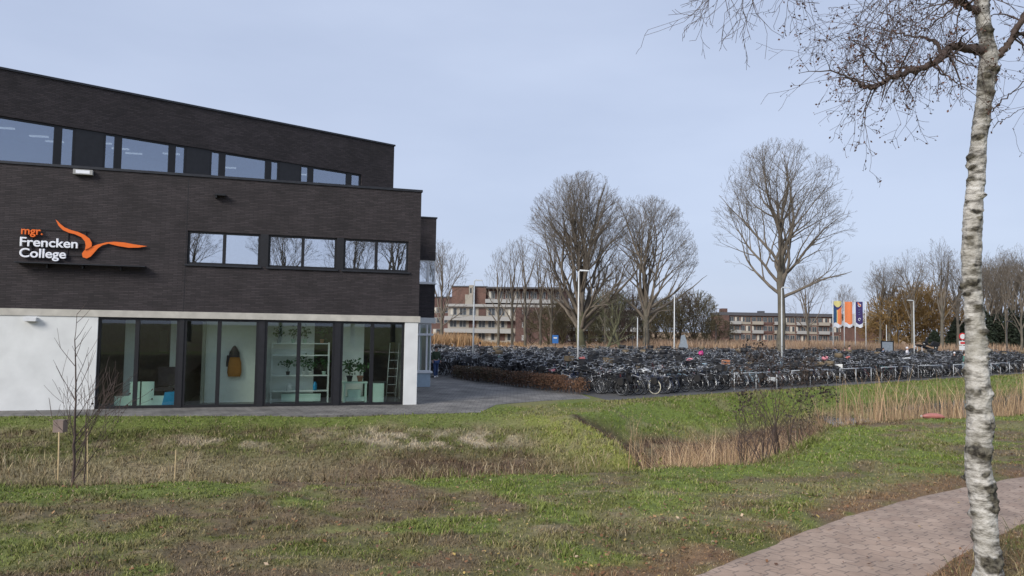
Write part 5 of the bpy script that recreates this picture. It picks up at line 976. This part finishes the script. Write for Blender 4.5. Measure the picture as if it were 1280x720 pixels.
ditch_shrub(930, 14.4, 1.3, 57, 'twig_brown', 'dull red brown bare shrub inside the reeds', 120, 7)
fp = atz(1167, 527, .93); fz = float(gz(fp[0], fp[1])); t_ = thing('float_buoy', 'faded red spindle shaped float lying on the grass before the tan reeds', 'float', (fp[0], fp[1], fz+.07), -.15)
b = MB(); b.tube([(-.23, 0, 0), (-.20, 0, 0), (-.14, 0, .005), (-.05, 0, .01), (.06, 0, .01), (.16, 0, 0), (.21, 0, -.01), (.235, 0, -.015)], [.012, .03, .052, .062, .062, .046, .022, .008], 14); b.build('body', 'red_float', t_)
b = MB(); b.torus((-.245, 0, 0), .018, .005, 10, 5); b.build('ring', 'pole_white', t_)

# ------------------------------------------------------------------ street furniture
def lamp(px, ytop, Yw, lb, arm=.35, m_='pole_paint', r=.055, head=True, side=1):
    p = aty(px, ytop, Yw); H = p[2]; q = aty(px-.0, 430, Yw); t_ = thing('street_lamp', lb, 'lamp', (p[0], p[1], 0)); b = MB(); b.tube([(0, 0, -.1), (0, 0, H*.35), (0, 0, H)], [r*1.2, r, r*.7], 10); b.build('pole', m_, t_)
    if head:
        b = MB(); b.tube([(0, 0, H-.04), (side*arm*.5, 0, H+.01)], .03, 6); b.build('arm', m_, t_); b = MB(); x = side*arm*.5; x0, x1 = sorted((x, x+side*.5)); b.add([(x0, -.12, H), (x1, -.09, H), (x1, .09, H), (x0, .12, H), (x0, -.09, H+.09), (x1, -.05, H+.06), (x1, .05, H+.06), (x0, .09, H+.09)], [(0, 3, 2, 1), (4, 5, 6, 7), (0, 1, 5, 4), (1, 2, 6, 5), (2, 3, 7, 6), (3, 0, 4, 7)]); b.build('lamp_head', m_, t_)
lamp(723.5, 339, 40.5, 'nearest white lamp post with short arm, rising from the bicycles behind the hedge', .1, 'pole_white', .045)
lamp(593, 351, 49, 'grey lamp post before the brick flats, above the left end of the hedge', .1); lamp(843, 369, 64, 'plain pale lamp post right of the two large trees', head=False, m_='pole_white'); lamp(977, 360, 51, 'tall grey lamp post in front of the lone bare tree', .1); lamp(1142, 376, 67, 'pale lamp post in front of the ochre willows', .1, side=-1)
lamp(797, 397, 78, 'short pale post in front of the bare tree with the long limb', head=False, r=.07); lamp(1108, 406, 92, 'thin short pale post left of the willows', head=False, r=.06); lamp(1123, 412, 96, 'thin dark park lamp before the willows', head=False, m_='dark_metal', r=.04)
for px, y0, y1, lb in ((791, 80, 406, 'dark thin park lamp left of the short pale post'), (807, 80, 410, 'dark thin park lamp right of the short pale post'), (895, 84, 405, 'dark thin park lamp at the left end of the long flats'), (1011, 90, 378, 'thin grey lamp post before the long flats'), (1258, 70, 402, 'thin grey lamp post right of the birch trunk')): lamp(px, y1, y0, lb, .1, 'dark_metal', .035, head=y1 < 403)
# flags
def wavy(b, x0, x1, z0, z1, poly=None, n=8, dy=0., amp=.06, th=.012):
    poly = poly or [(x0, z0), (x1, z0), (x1, z1), (x0, z1)]
    for i in range(n):
        a_, c_ = x0+(x1-x0)*i/n, x0+(x1-x0)*(i+1)/n; ya, yc = amp*math.sin(a_*7)*a_*1.2+dy, amp*math.sin(c_*7)*c_*1.2+dy
        za0, zc0 = z0(a_) if callable(z0) else z0, z0(c_) if callable(z0) else z0; za1, zc1 = z1(a_) if callable(z1) else z1, z1(c_) if callable(z1) else z1
        b.add([(a_, ya-th/2, za0), (c_, yc-th/2, zc0), (c_, yc-th/2, zc1), (a_, ya-th/2, za1), (a_, ya+th/2, za0), (c_, yc+th/2, zc0), (c_, yc+th/2, zc1), (a_, ya+th/2, za1)], [(0, 1, 2, 3), (7, 6, 5, 4), (0, 4, 5, 1), (2, 6, 7, 3), (0, 3, 7, 4), (1, 5, 6, 2)])
FY = 90.
def flagpole(px, ytop, lb): p = aty(px, ytop, FY); t_ = thing('flagpole', lb, 'flagpole', (p[0], p[1], 0), 0, 'white flagpoles'); b = MB(); b.tube([(0, 0, -.1), (0, 0, p[2])], [.07, .045], 8); b.build('pole', 'pole_white', t_); b = MB(); b.ell((0, 0, p[2]+.03), (.06, .06, .05)); b.build('cap', 'pole_white', t_); return t_, p
for i, (px, yt, w_, lb) in enumerate(((1041, 376, 'blue', 'white flagpole with blue and orange flag, leftmost of the four'), (1055, 376, 'orange', 'white flagpole with plain orange flag, second of the four'), (1068.7, 376, 'purple', 'white flagpole with dark purple flag, third of the four'), (1082, 377, None, 'white flagpole without a flag, rightmost of the four'))):
    t_, p = flagpole(px, yt, lb); zt = p[2]-.1; zb = aty(px, 409, FY)[2]; ht = zt-zb
    if w_ is None: continue
    wd = (.98, .92, .85)[i]; fl_ = thing('flag', {'blue': 'blue, orange and yellow long flag hanging on the leftmost pole', 'orange': 'plain orange long flag with white wavy foot on the second pole', 'purple': 'dark purple long flag with pale marks on the third pole'}[w_], 'flag', (p[0]+.08, p[1], 0), 0, 'long upright flags')
    wave = lambda x: zb+.45+.14*math.sin(x*6+i)
    b = MB(); wavy(b, 0, wd, wave, zt, amp=.05); b.build('cloth', {'blue': 'flag_blue', 'orange': 'flag_orange', 'purple': 'flag_purple'}[w_], fl_)
    b = MB(); wavy(b, 0, wd, lambda x: zb+.08*math.sin(x*9), lambda x: zb+.448+.14*math.sin(x*6+i), amp=.05); b.build('white_foot', 'flag_white', fl_)
    if w_ == 'blue':
        b = MB(); wavy(b, wd*.48, wd, lambda x: wave(x)+.002, lambda x: zt-.55-.5*(1-x/wd), dy=-.012, amp=.05); b.build('orange_field', 'flag_orange', fl_)
        b = MB(); wavy(b, wd*.40, wd*.48, lambda x: wave(x)+.002, lambda x: zt-1.0, n=2, dy=-.012, amp=.05); b.build('yellow_stripe', 'flag_yellow', fl_)
        b = MB(); wavy(b, .02, wd-.02, lambda x: zt-.12-.55*math.sqrt(max(0, 1-((x-wd/2)/(wd/2))**2)), lambda x: zt+.10-.1*abs(x-wd/2), dy=-.016, amp=.05); b.build('yellow_disc', 'flag_yellow', fl_)
        for s in (0, 1): b = MB(); wavy(b, wd/2 if s else 0.03, wd-.03 if s else wd/2, lambda x: zt-1.0+abs(x-wd/2)*.9, lambda x: zt-.78+abs(x-wd/2)*.9, n=4, dy=-.022, amp=.05); b.build('chevron', 'flag_purple', fl_)
    if w_ == 'purple':
        for zc, rr, m_ in ((zt-.45, .2, 'flag_white'), (zb+.95, .18, 'flag_white')):
            b = MB()
            for k in range(10): a0 = 2*PI*k/12; a1 = 2*PI*(k+1)/12; b.prism([(wd/2+rr*math.cos(a0), zc+rr*math.sin(a0)), (wd/2+rr*math.cos(a1), zc+rr*math.sin(a1)), (wd/2+rr*.62*math.cos(a1), zc+rr*.62*math.sin(a1)), (wd/2+rr*.62*math.cos(a0), zc+rr*.62*math.sin(a0))], -.075, -.06)
            b.build('ring_mark', m_, fl_)
        b = MB(); b.prism([(wd*.2, zt-.15), (wd*.35, zt-.1), (wd*.75, zt-.55), (wd*.62, zt-.62)], -.09, -.077); b.build('slash_mark', 'flag_orange', fl_)
        for k in range(3): b = MB(); b.prism([(wd*.35, zt-1.0-.28*k), (wd*.6, zt-.95-.28*k), (wd*.6, zt-1.02-.28*k), (wd*.35, zt-1.07-.28*k)], -.075, -.06); b.build('dash_mark', 'jacket_blue', fl_)
# signs, frame, slab, scooter and other small things at the back
def at_h(px, y): return aty(px, 430, y)[0]
t_ = thing('information_sign', 'blue sign on a dark post before the brick gable', 'sign', (at_h(694, 86), 86, 0)); b = MB(); b.tube([(0, 0, 0), (0, 0, 2.0)], .05, 6); b.build('post', 'dark_metal', t_); b = MB(); b.box(-.35, .35, -.09, -.05, 1.2, 2.15); b.build('panel', 'signal_blue', t_); b = MB(); b.box(-.2, .2, -.095, -.091, 1.75, 1.9); b.build('white_mark', 'pole_white', t_)
t_ = thing('notice_frame', 'dark framed grey panel standing at the back of the bicycles left of the willows', 'notice board', (at_h(1109, 84), 84, 0)); b = MB(); b.box(-.62, .62, -.03, .03, .7, 2.0); b.build('panel', 'stone_bluegrey', t_)
for x in (-.72, .62): b = MB(); b.box(x, x+.1, -.06, .06, 0, 2.1); b.build('post', 'black_frame', t_)
b = MB(); b.box(-.62, .62, -.05, .05, 2.001, 2.1); b.build('top_rail', 'black_frame', t_)
t_ = thing('stone_monument', 'blue grey slab with shoulders standing in the reeds right of the pale lamp post', 'monument', (at_h(854, 80), 80, 0)); b = MB(); b.prism([(-.45, 0), (.5, 0), (.48, 1.2), (.3, 1.9), (.12, 2.45), (-.2, 2.35), (-.3, 1.6), (-.48, 1.1)], -.18, .18); b.build('slab', 'stone_bluegrey', t_); b = MB(); b.box(-.7, .7, -.35, .35, -.1, .12); b.build('base', 'concrete_band', t_)
t_ = thing('traffic_sign', 'red and white round signs on one post just left of the birch trunk', 'sign', (at_h(1203, 62), 62, 0)); b = MB(); b.tube([(0, 0, 0), (0, 0, 3.05)], .035, 8); b.build('post', 'galvanised', t_)
def disc(z, r_, m_, y=-.05, nm='plate'):
    b = MB(); n = 24; b.add([(r_*math.cos(2*PI*k/n), y, z+r_*math.sin(2*PI*k/n)) for k in range(n)]+[(r_*math.cos(2*PI*k/n), y+.02, z+r_*math.sin(2*PI*k/n)) for k in range(n)], [tuple(range(n)), tuple(range(n, 2*n))[::-1]]+[(k, k+n, (k+1) % n+n, (k+1) % n) for k in range(n)]); return b.build(nm, m_, t_)
disc(2.75, .3, 'signal_red'); disc(2.75, .21, 'pole_white', -.056, 'face'); b = MB(); b.box(-.3, .3, -.05, -.03, 2.05, 2.38); b.build('plate', 'pole_white', t_); b = MB(); b.box(-.3, .3, -.05, -.03, 1.62, 1.98); b.build('plate', 'pole_white', t_); b = MB(); b.box(-.2, .2, -.055, -.051, 2.12, 2.3); b.build('red_band', 'signal_red', t_)
def scooter(x, y, rz, m_, lb, z=0, tilt=0):
    t_ = thing('motor_scooter', lb, 'scooter', (x, y, z), rz, None); t_.rotation_euler = (tilt, 0, rz) if not z else (0, tilt, rz)
    for cx in (-.6, .62):
        w = MB().torus((cx, 0, .24), .18, .06, 16, 6).build('wheel', 'tyre', t_); MB().tube([(cx, -.04, .24), (cx, .04, .24)], .12, 10).build('rim', 'chrome', w)
    b = MB(); b.prism([(-.85, .5), (-.75, .72), (-.1, .68), (.0, .35), (.3, .3), (.42, .45), (.5, .95), (.6, .95), (.62, .5), (.5, .22), (-.2, .2), (-.45, .4), (-.75, .42)], -.14, .14); b.build('body', m_, t_)
    b = MB(); b.prism([(-.82, .73), (-.1, .69), (-.12, .80), (-.4, .84), (-.8, .82)], -.13, .13); b.build('seat', 'saddle', t_); b = MB(); b.tube([(.5, 0, .9), (.44, 0, 1.06)], .03, 6); b.tube([(.36, -.3, 1.08), (.45, 0, 1.07), (.36, .3, 1.08)], .02, 6); b.build('handlebar', 'black_frame', t_)
    b = MB(); b.ell((.6, 0, .88), (.06, .09, .08)); b.build('headlight', 'chrome', t_); b = MB(); b.prism([(.38, .26), (.85, .3), (.8, .44), (.62, .5)], -.07, .07); b.build('mudguard', m_, t_)
    for y_ in (-.3, .3): c = MB(); c.tube([(.42, y_, 1.08), (.42, y_*1.1, 1.2)], .008, 4); c.ell((.42, y_*1.1, 1.24), (.015, .06, .04)); c.build('mirror', 'black_frame', t_)
sc = atz(1269, 464.5, 0); scooter(sc[0], sc[1], 2.5, 'paint_white', 'white motor scooter at the right end of the bicycle park')
scooter(at_h(1243, 62), 62, .4, 'paint_white', 'white scooter just right of the birch trunk')
# raised dark scooter-like vehicle on a trailer behind the rows
tl = thing('trailer', 'dark tilted trailer bed carrying a scooter behind the bicycles left of the forked tree', 'trailer', (at_h(1163, 76), 76, 0)); b = MB(); b.add([(-1.3, -.5, 1.75), (.9, -.5, 1.0), (.9, .5, 1.0), (-1.3, .5, 1.75), (-1.3, -.5, 1.87), (.9, -.5, 1.12), (.9, .5, 1.12), (-1.3, .5, 1.87)], [(0, 1, 2, 3), (4, 7, 6, 5), (0, 4, 5, 1), (1, 5, 6, 2), (2, 6, 7, 3), (3, 7, 4, 0)]); b.build('bed', 'black_frame', tl)
for s in (-.42, .42):
    for x, z in ((-1.1, 1.7), (.8, 1.02)): b = MB(); b.tube([(x, s, 0), (x, s, z)], .04, 6); b.build('leg', 'galvanised', tl)
scooter(at_h(1162, 76), 76, PI, 'paint_black', 'dark scooter lying aslant on the tilted trailer bed', z=1.5, tilt=-.32)

# ------------------------------------------------------------------ people
def skin_mesh(name, J, E_, m_, sub=1):
    me = bpy.data.meshes.new(name); me.from_pydata([j[:3] for j in J], E_, []); o = bpy.data.objects.new(name, me); C.objects.link(o); md = o.modifiers.new('s', 'SKIN'); me.skin_vertices.new() if not me.skin_vertices else None
    for k, j in enumerate(J): me.skin_vertices[0].data[k].radius = (j[3], j[4] if len(j) > 4 else j[3])
    me.skin_vertices[0].data[0].use_root = True; md.use_smooth_shade = True; sb = o.modifiers.new('b', 'SUBSURF'); sb.levels = sub; sb.render_levels = sub
    dg = bpy.context.evaluated_depsgraph_get(); dg.update(); r_ = bpy.data.meshes.new_from_object(o.evaluated_get(dg)); bpy.data.objects.remove(o); r_.name = name; r_.materials.clear(); r_.materials.append(M[m_]); return r_
def person(x, y, z, rz, H, top, trousers, label, hood=None, stride=.12, arms=(.1, .1), shoes='shoe_white'):
    s = H/1.75; t_ = thing('person', label, 'person', (x, y, z), rz); t_.scale = (s, s, s); J = []; E_ = []
    def j(*p): J.append(p); return len(J)-1
    pel = j(0, 0, .95, .14, .10); wst = j(0, 0, 1.1, .13, .095); che = j(0, 0, 1.32, .155, .105); nk = j(0, .0, 1.47, .06, .06); nk2 = j(0, -.01, 1.53, .052, .055); hd = j(0, -.02, 1.63, .078, .095); hd2 = j(0, -.015, 1.71, .06, .075); E_ += [(pel, wst), (wst, che), (che, nk), (nk, nk2), (nk2, hd), (hd, hd2)]; leg = []; arm = []
    for sg_, st_ in ((-1, stride), (1, -stride)):
        hp = j(sg_*.09, 0, .90, .085); kn_ = j(sg_*.10, -st_*.6, .5, .055); an = j(sg_*.10, -st_*.9+.02, .09, .038); ft = j(sg_*.11, -st_*.9-.1, .045, .036, .03); ft2 = j(sg_*.115, -st_*.9-.17, .035, .028, .022); E_ += [(pel, hp), (hp, kn_), (kn_, an), (an, ft), (ft, ft2)]; leg.append((hp, kn_, an, ft, ft2))
        ap = arms[0 if sg_ < 0 else 1]; sh_ = j(sg_*.175, 0, 1.41, .055); el_ = j(sg_*.23, .02-ap*.3, 1.14, .042); wr = j(sg_*.235, -ap, .92+ap*.35, .028); pm = j(sg_*.235, -ap-.03, .86+ap*.38, .028, .014); E_ += [(che, sh_), (sh_, el_), (el_, wr), (wr, pm)]
        for k, (dx, ln) in enumerate(((-.02, .065), (-.007, .075), (.007, .07), (.02, .055))): f1 = j(sg_*.235+dx*.4, -ap-.03+dx, .82+ap*.4, .008); f2 = j(sg_*.23+dx*.4, -ap-.035+dx, .82+ap*.4-ln*.7, .006); E_ += [(pm, f1), (f1, f2)]
        th1 = j(sg_*.225, -ap-.06, .85+ap*.38, .009); th2 = j(sg_*.22, -ap-.075, .82+ap*.38, .007); E_ += [(pm, th1), (th1, th2)]; arm.append((sh_, el_, wr))
    link('body', skin_mesh('body', J, E_, 'skin'), None, t_)
    def sub(ids, f, extra=0): return [(J[i][0], J[i][1], J[i][2], J[i][3]*f+extra, (J[i][4] if len(J[i]) > 4 else J[i][3])*f+extra) for i in ids]
    ids = [pel, wst, che, nk, arm[0][0], arm[0][1], arm[0][2], arm[1][0], arm[1][1], arm[1][2]]; link('jacket', skin_mesh('jacket', sub(ids, 1.12, .018), [(0, 1), (1, 2), (2, 3), (2, 4), (4, 5), (5, 6), (2, 7), (7, 8), (8, 9)], top), None, t_)
    ids = [pel, leg[0][0], leg[0][1], leg[0][2], leg[1][0], leg[1][1], leg[1][2]]; link('trousers', skin_mesh('trousers', sub(ids, 1.08, .016), [(0, 1), (1, 2), (2, 3), (0, 4), (4, 5), (5, 6)], trousers), None, t_)
    for l_ in leg: link('shoe', skin_mesh('shoe', sub(l_[2:5], 1.15, .012)[0:3], [(0, 1), (1, 2)], shoes), None, t_)
    b = MB(); b.ell((0, .015, 1.69), (.098, .115, .105), 12, 8); link('hood' if hood else 'hair', b.mesh('hair', hood or 'hair_dark'), None, t_)
    b = MB(); b.ell((-.03, -.108, 1.665), (.012, .01, .008), 6, 4); b.ell((.03, -.108, 1.665), (.012, .01, .008), 6, 4); link('eyes', b.mesh('eyes', 'hair_dark'), None, t_); b = MB(); b.prism([(-.012, 1.62), (.012, 1.62), (.004, 1.66), (-.004, 1.66)], -.135, -.10); link('nose', b.mesh('nose', 'skin'), None, t_)
    b = MB(); b.box(-.025, .025, -.122, -.11, 1.585, 1.593); link('mouth', b.mesh('mouth', 'pink_plastic'), None, t_)
p = atz(544.5, 472.5, 0); person(p[0], p[1], .01, .5, 1.74, 'jacket_green', 'jeans', 'person in dark green jacket and blue jeans half hidden by the building bay')
def head_at(px, ytop, Yw): q = aty(px, ytop, Yw); return q[0], Yw, q[2]
for px, yt, Yw, H, top, tr_, lb, hood in ((600, 427.5, 56, 1.72, 'jacket_black', 'jeans', 'person in black hooded jacket among the bicycles below the brick flats', 'jacket_black'), (1062, 432, 71, 1.72, 'jacket_pink', 'jeans', 'person in pink top among the bicycles below the flags', None), (1056, 437, 70, 1.6, 'jacket_pink', 'jeans', 'shorter person in pink standing left of the other one below the flags', None),
    (1134, 434, 65, 1.72, 'jacket_white', 'jeans', 'person in white hood left of the right lamp post', 'jacket_white'), (1143.5, 431.5, 68.5, 1.78, 'jacket_black', 'jeans', 'person in black jacket with white cap right of the right lamp post', 'jacket_white'), (1104, 436, 72, 1.68, 'jacket_blue', 'jeans', 'person in dull blue jacket before the notice frame', None), (1044, 434, 74, 1.7, 'jacket_blue', 'jeans', 'person in grey blue jacket below the leftmost flag', None), (1193, 442, 58, 1.65, 'jacket_black', 'jeans', 'person with pale cap left of the traffic sign', 'jacket_white'), (1205, 440, 60.5, 1.72, 'jacket_black', 'jeans', 'person in black standing below the traffic sign', None)):
    x, y_, z_ = head_at(px, yt, Yw); person(x, y_, .01, RNG.uniform(-.8, .8), min(H, max(1.5, z_)), top, tr_, lb, hood)
p = atz(1206, 470.5, 0); person(p[0], p[1], .0, .9, 1.7, 'jacket_teal', 'jeans_light', 'person in teal jacket and light jeans partly behind the birch trunk', None, .18)

# ------------------------------------------------------------------ flats in the background
def flats(name, label, x, y, rz): return thing(name, label, 'building', (x, y, 0), rz)
def bpart(par, nm, m_, *boxes):
    b = MB()
    for q in boxes: b.box(*q)
    return b.build(nm, m_, par)
def bwin(par, x0, x1, z0, z1, y, frame='pale_balcony', curtain=False, n=2):
    w = bpart(par, 'window', frame, (x0, x1, y-.05, y-.002, z0, z0+.08), (x0, x1, y-.05, y-.002, z1-.08, z1), *[(x0+(x1-x0-.08)*k/n, x0+(x1-x0-.08)*k/n+.08, y-.05, y-.002, z0+.081, z1-.081) for k in range(n+1)])
    bpart(w, 'pane', 'window_dark', (x0+.02, x1-.02, y-.02, y-.004, z0+.02, z1-.02))
    if curtain: bpart(w, 'curtain', 'curtain', (x0+.1, x0+.1+(x1-x0)*.35, y-.03, y-.022, z0+.1, z1-.1))
# long block at the right, 218 m away
y0 = 215.; x0 = X(903, y0); x1 = X(1094, y0+8); rb = flats('apartment_block', 'long low flats with three balcony storeys behind the reeds', x0, y0, .06); Lb = x1-x0; zr = aty(990, 391.5, y0)[2]
bpart(rb, 'wall', 'red_brick', (0, Lb, 0, 10, 0, zr-.9)); bpart(rb, 'roof', 'roof_grey', (-.3, Lb+.3, -.6, 10.3, zr-.899, zr)); bpart(rb, 'end_wall', 'brown_brick', (-.2, 1.8, -.8, -.001, 0, zr-.9)); ck = bpart(rb, 'chimney', 'brown_brick', (.2, 1.6, 0, 3, zr+.001, zr+1.1)); bpart(rb, 'vent', 'roof_grey', (12, 13.5, 2, 4, zr+.001, zr+.6))
st_ = (zr-.9)/3; nb = 14; bw = (Lb-2.2)/nb
for fl_ in range(3):
    for k in range(nb):
        xa = 2+k*bw; big = (k*7+fl_*3) % 4; bwin(rb, xa+.25, xa+bw*.45, fl_*st_+.75, fl_*st_+st_-.35, -.0, 'pale_balcony', big == 1, 2); bwin(rb, xa+bw*.53, xa+bw-.2, fl_*st_+.15, fl_*st_+st_-.35, -.0, 'cream_panel', big == 2, 2)
        if k % 2 == (fl_ % 2)*0: q = bpart(rb, 'balcony', 'pale_balcony' if (k//2+fl_) % 3 else 'cream_panel', (xa, xa+bw, -1.1, -.001, fl_*st_+.0, fl_*st_+.12), (xa, xa+bw, -1.12, -1.06, fl_*st_+.121, fl_*st_+.95)) if fl_ else None
        elif fl_: bpart(rb, 'panel', 'cream_panel' if k % 3 else 'brown_brick', (xa, xa+bw*.98, -.12, -.06, fl_*st_+.05, fl_*st_+.7))
# brick flats at the left
y0 = 150.; zt = aty(600, 359, y0)[2]; xa0 = X(565, y0); lb_ = flats('apartment_block', 'red brick flats with cream balconies and stair tower seen above the hedge', xa0, y0, -.12); s = y0/F
bpart(lb_, 'wall', 'red_brick', (0, 43*s, 0, 12, 0, zt)); bpart(lb_, 'roof', 'roof_grey', (-.2, 43*s+.2, -.2, 12.2, zt+.001, zt+.2)); bpart(lb_, 'stair_tower', 'cream_panel', (18.5*s, 28*s, -1.5, -.001, 0, zt-1.6), (23*s, 28*s, -1.3, -.001, zt-1.599, zt+.3)); bpart(lb_, 'tower_window', 'window_dark', (24.2*s, 26.2*s, -1.36, -1.302, zt-1.3, zt-.3))
bpart(lb_, 'wall', 'brown_brick', (43*s+.01, 143*s, .6, 11, 0, zt-.3)); bpart(lb_, 'roof', 'roof_grey', (43*s+.21, 143*s, -1.3, 11.3, zt-.299, zt))
for k in range(9): xq = 46*s+k*10.5*s; bwin(lb_, xq, xq+8*s, zt-2.3, zt-.8, .6, 'pale_balcony', k % 3 == 0, 3)
bpart(lb_, 'gallery', 'pale_balcony', (43.2*s, 143*s, -1.0, -.9, zt-3.2, zt-2.45), (43.2*s, 143*s, -.899, .599, zt-3.2, zt-3.05)); bpart(lb_, 'gallery', 'pale_balcony', (-.3, 132*s, -5.3, -4.9, 7.0, 7.5))
zc = 7.0; bpart(lb_, 'wing_wall', 'cream_panel', (.2, 84*s, -4.5, -1.6, 0, zc-.001)); bpart(lb_, 'gable_wall', 'brown_brick', (84*s+.01, 132*s, -5.2, .55, 0, zc-.001))
for z0_, z1_ in ((4.3, 5.2), (1.9, 2.8)): bpart(lb_, 'balcony', 'pale_balcony', (-.2, 82*s, -5.9, -5.8, z0_, z1_-.1), (-.2, 82*s, -5.799, -4.501, z0_, z0_+.15))
for fl_, z0_ in enumerate((5.3, 2.95, .5)):
    for k in range(7):
        xq = .6+k*11.7*s
        if (k+fl_) % 4 == 3: bpart(lb_, 'brick_panel', 'brown_brick', (xq, xq+9*s, -4.6, -4.501, z0_, z0_+1.4)); continue
        bwin(lb_, xq, xq+8.5*s, z0_, z0_+1.45, -4.5, 'pale_balcony', (k+fl_) % 3 == 0, 2)
for z_, m_ in ((5.6, 'window_dark'), (3.1, 'window_dark'), (.6, 'pale_balcony')): bpart(lb_, 'window', 'pale_balcony', (92*s, 97*s, -5.26, -5.201, z_, z_+1.)); bpart(lb_, 'pane', m_, (93*s, 96*s, -5.28, -5.261, z_+.15, z_+.85))
lo = flats('brick_house', 'brown brick building glimpsed behind the tree beside the dark bay', X(538, 175), 175, -.1); zq = aty(552, 372, 175)[2]; bpart(lo, 'wall', 'brown_brick', (0, 6, 0, 10, 0, zq)); bpart(lo, 'roof', 'roof_grey', (-.2, 6.2, -.2, 10.2, zq+.001, zq+.25))
for k in range(2):
    for z_ in (1.2, 3.9, 6.3): bwin(lo, .8+k*2.6, 2.6+k*2.6, z_, z_+1.3, 0, 'pale_balcony', k == 0)
md_ = flats('apartment_block', 'pale balcony flats glimpsed between the trunks right of the nearest lamp post', X(706, 170), 170, 0); zq = aty(725, 388, 170)[2]; bpart(md_, 'wall', 'brown_brick', (0, 20, 0, 10, 0, zq)); bpart(md_, 'roof', 'pale_balcony', (-.3, 20.3, -1.3, 10.2, zq+.001, zq+.3))
for z_ in (2.6, 5.2): bpart(md_, 'balcony', 'pale_balcony', (0, 20, -1.3, -1.2, z_, z_+.9), (0, 20, -1.199, -.001, z_, z_+.15))
for k in range(6):
    for z_ in (.3, 3.4, 5.8): bwin(md_, .6+k*3.3, 3.0+k*3.3, z_, z_+1.4, 0, 'pale_balcony', k % 2 == 0)
# small house with gable
hs = flats('gable_house', 'small red brick house with pitched roof behind the flagpoles', X(1086, 130), 130, .1); zt = aty(1098, 393, 130)[2]; w_ = 3.4
b = MB(); b.prism([(0, 0), (w_*1.25, 0), (w_*1.25, zt-1.6), (w_*.62, zt), (0, zt-1.9)], 0, 9); b.build('wall', 'red_brick', hs); b = MB(); b.add([(-.4, -.3, zt-2.05), (w_*.62, -.3, zt+.1), (w_*.62, 9.3, zt+.1), (-.4, 9.3, zt-2.05), (-.4, -.3, zt-1.9), (w_*.62, -.3, zt+.28), (w_*.62, 9.3, zt+.28), (-.4, 9.3, zt-1.9)], [(0, 1, 2, 3), (4, 7, 6, 5), (0, 4, 5, 1), (2, 6, 7, 3), (0, 3, 7, 4), (1, 5, 6, 2)]); b.build('roof', 'pale_balcony', hs)
b = MB(); b.add([(w_*.62, -.3, zt+.1), (w_*1.4, -.3, zt-1.85), (w_*1.4, 9.3, zt-1.85), (w_*.62, 9.3, zt+.1), (w_*.62, -.3, zt+.28), (w_*1.4, -.3, zt-1.7), (w_*1.4, 9.3, zt-1.7), (w_*.62, 9.3, zt+.28)], [(0, 1, 2, 3), (4, 7, 6, 5), (0, 4, 5, 1), (2, 6, 7, 3), (0, 3, 7, 4), (1, 5, 6, 2)]); b.build('roof', 'roof_grey', hs); bwin(hs, 1.2, 2.4, 1.0, 2.3, 0, 'pale_balcony')
# ------------------------------------------------------------------ world, sun, render
W = bpy.data.worlds.new('World'); bpy.context.scene.world = W; W.use_nodes = True; N = W.node_tree.nodes; L = W.node_tree.links
bg = N['Background']; sky = N.new('ShaderNodeTexSky'); sky.sky_type = 'NISHITA'; sky.sun_disc = False
SUN_EL = math.radians(30); SUN_AZ = math.atan2(-.62, -.78)           # direction towards the sun: (x, y)
sky.sun_elevation = SUN_EL; sky.sun_rotation = SUN_AZ; sky.air_density = 1; sky.dust_density = 1.5; sky.altitude = 0
tc = N.new('ShaderNodeTexCoord'); mp = N.new('ShaderNodeMapping'); mp.inputs['Scale'].default_value = (1, 1, 3.5); mp.inputs['Rotation'].default_value = (0, 0, .5); L.new(tc.outputs['Generated'], mp.inputs[0])
nz = N.new('ShaderNodeTexNoise'); nz.inputs['Scale'].default_value = 1.6; nz.inputs['Detail'].default_value = 5; nz.inputs['Roughness'].default_value = .5; L.new(mp.outputs[0], nz.inputs['Vector'])
cr = N.new('ShaderNodeValToRGB'); cr.color_ramp.elements[0].position = .33; cr.color_ramp.elements[0].color = (3.7, 4.32, 5.8, 1); cr.color_ramp.elements[1].position = .68; cr.color_ramp.elements[1].color = (4.5, 5.15, 6.65, 1)
L.new(nz.outputs['Fac'], cr.inputs['Fac'])
mx = N.new('ShaderNodeMixRGB'); mx.inputs[0].default_value = .88; L.new(sky.outputs[0], mx.inputs[1]); L.new(cr.outputs['Color'], mx.inputs[2])
L.new(mx.outputs[0], bg.inputs['Color']); bg.inputs['Strength'].default_value = .075
sl = bpy.data.lights.new('sun', 'SUN'); sl.energy = 1.8; sl.angle = math.radians(24); sl.color = (1, .95, .88); so = bpy.data.objects.new('sun', sl); C.objects.link(so)
dv = Vector((math.sin(SUN_AZ)*math.cos(SUN_EL), math.cos(SUN_AZ)*math.cos(SUN_EL), math.sin(SUN_EL))); so.rotation_euler = dv.to_track_quat('Z', 'Y').to_euler()
S = bpy.context.scene; S.render.engine = 'CYCLES'; S.view_settings.view_transform = 'Standard'; S.view_settings.look = 'None'; S.view_settings.exposure = .86; S.view_settings.gamma = 1
S.render.resolution_x = 1024; S.render.resolution_y = 576
S.cycles.max_bounces = 8; S.cycles.transparent_max_bounces = 16
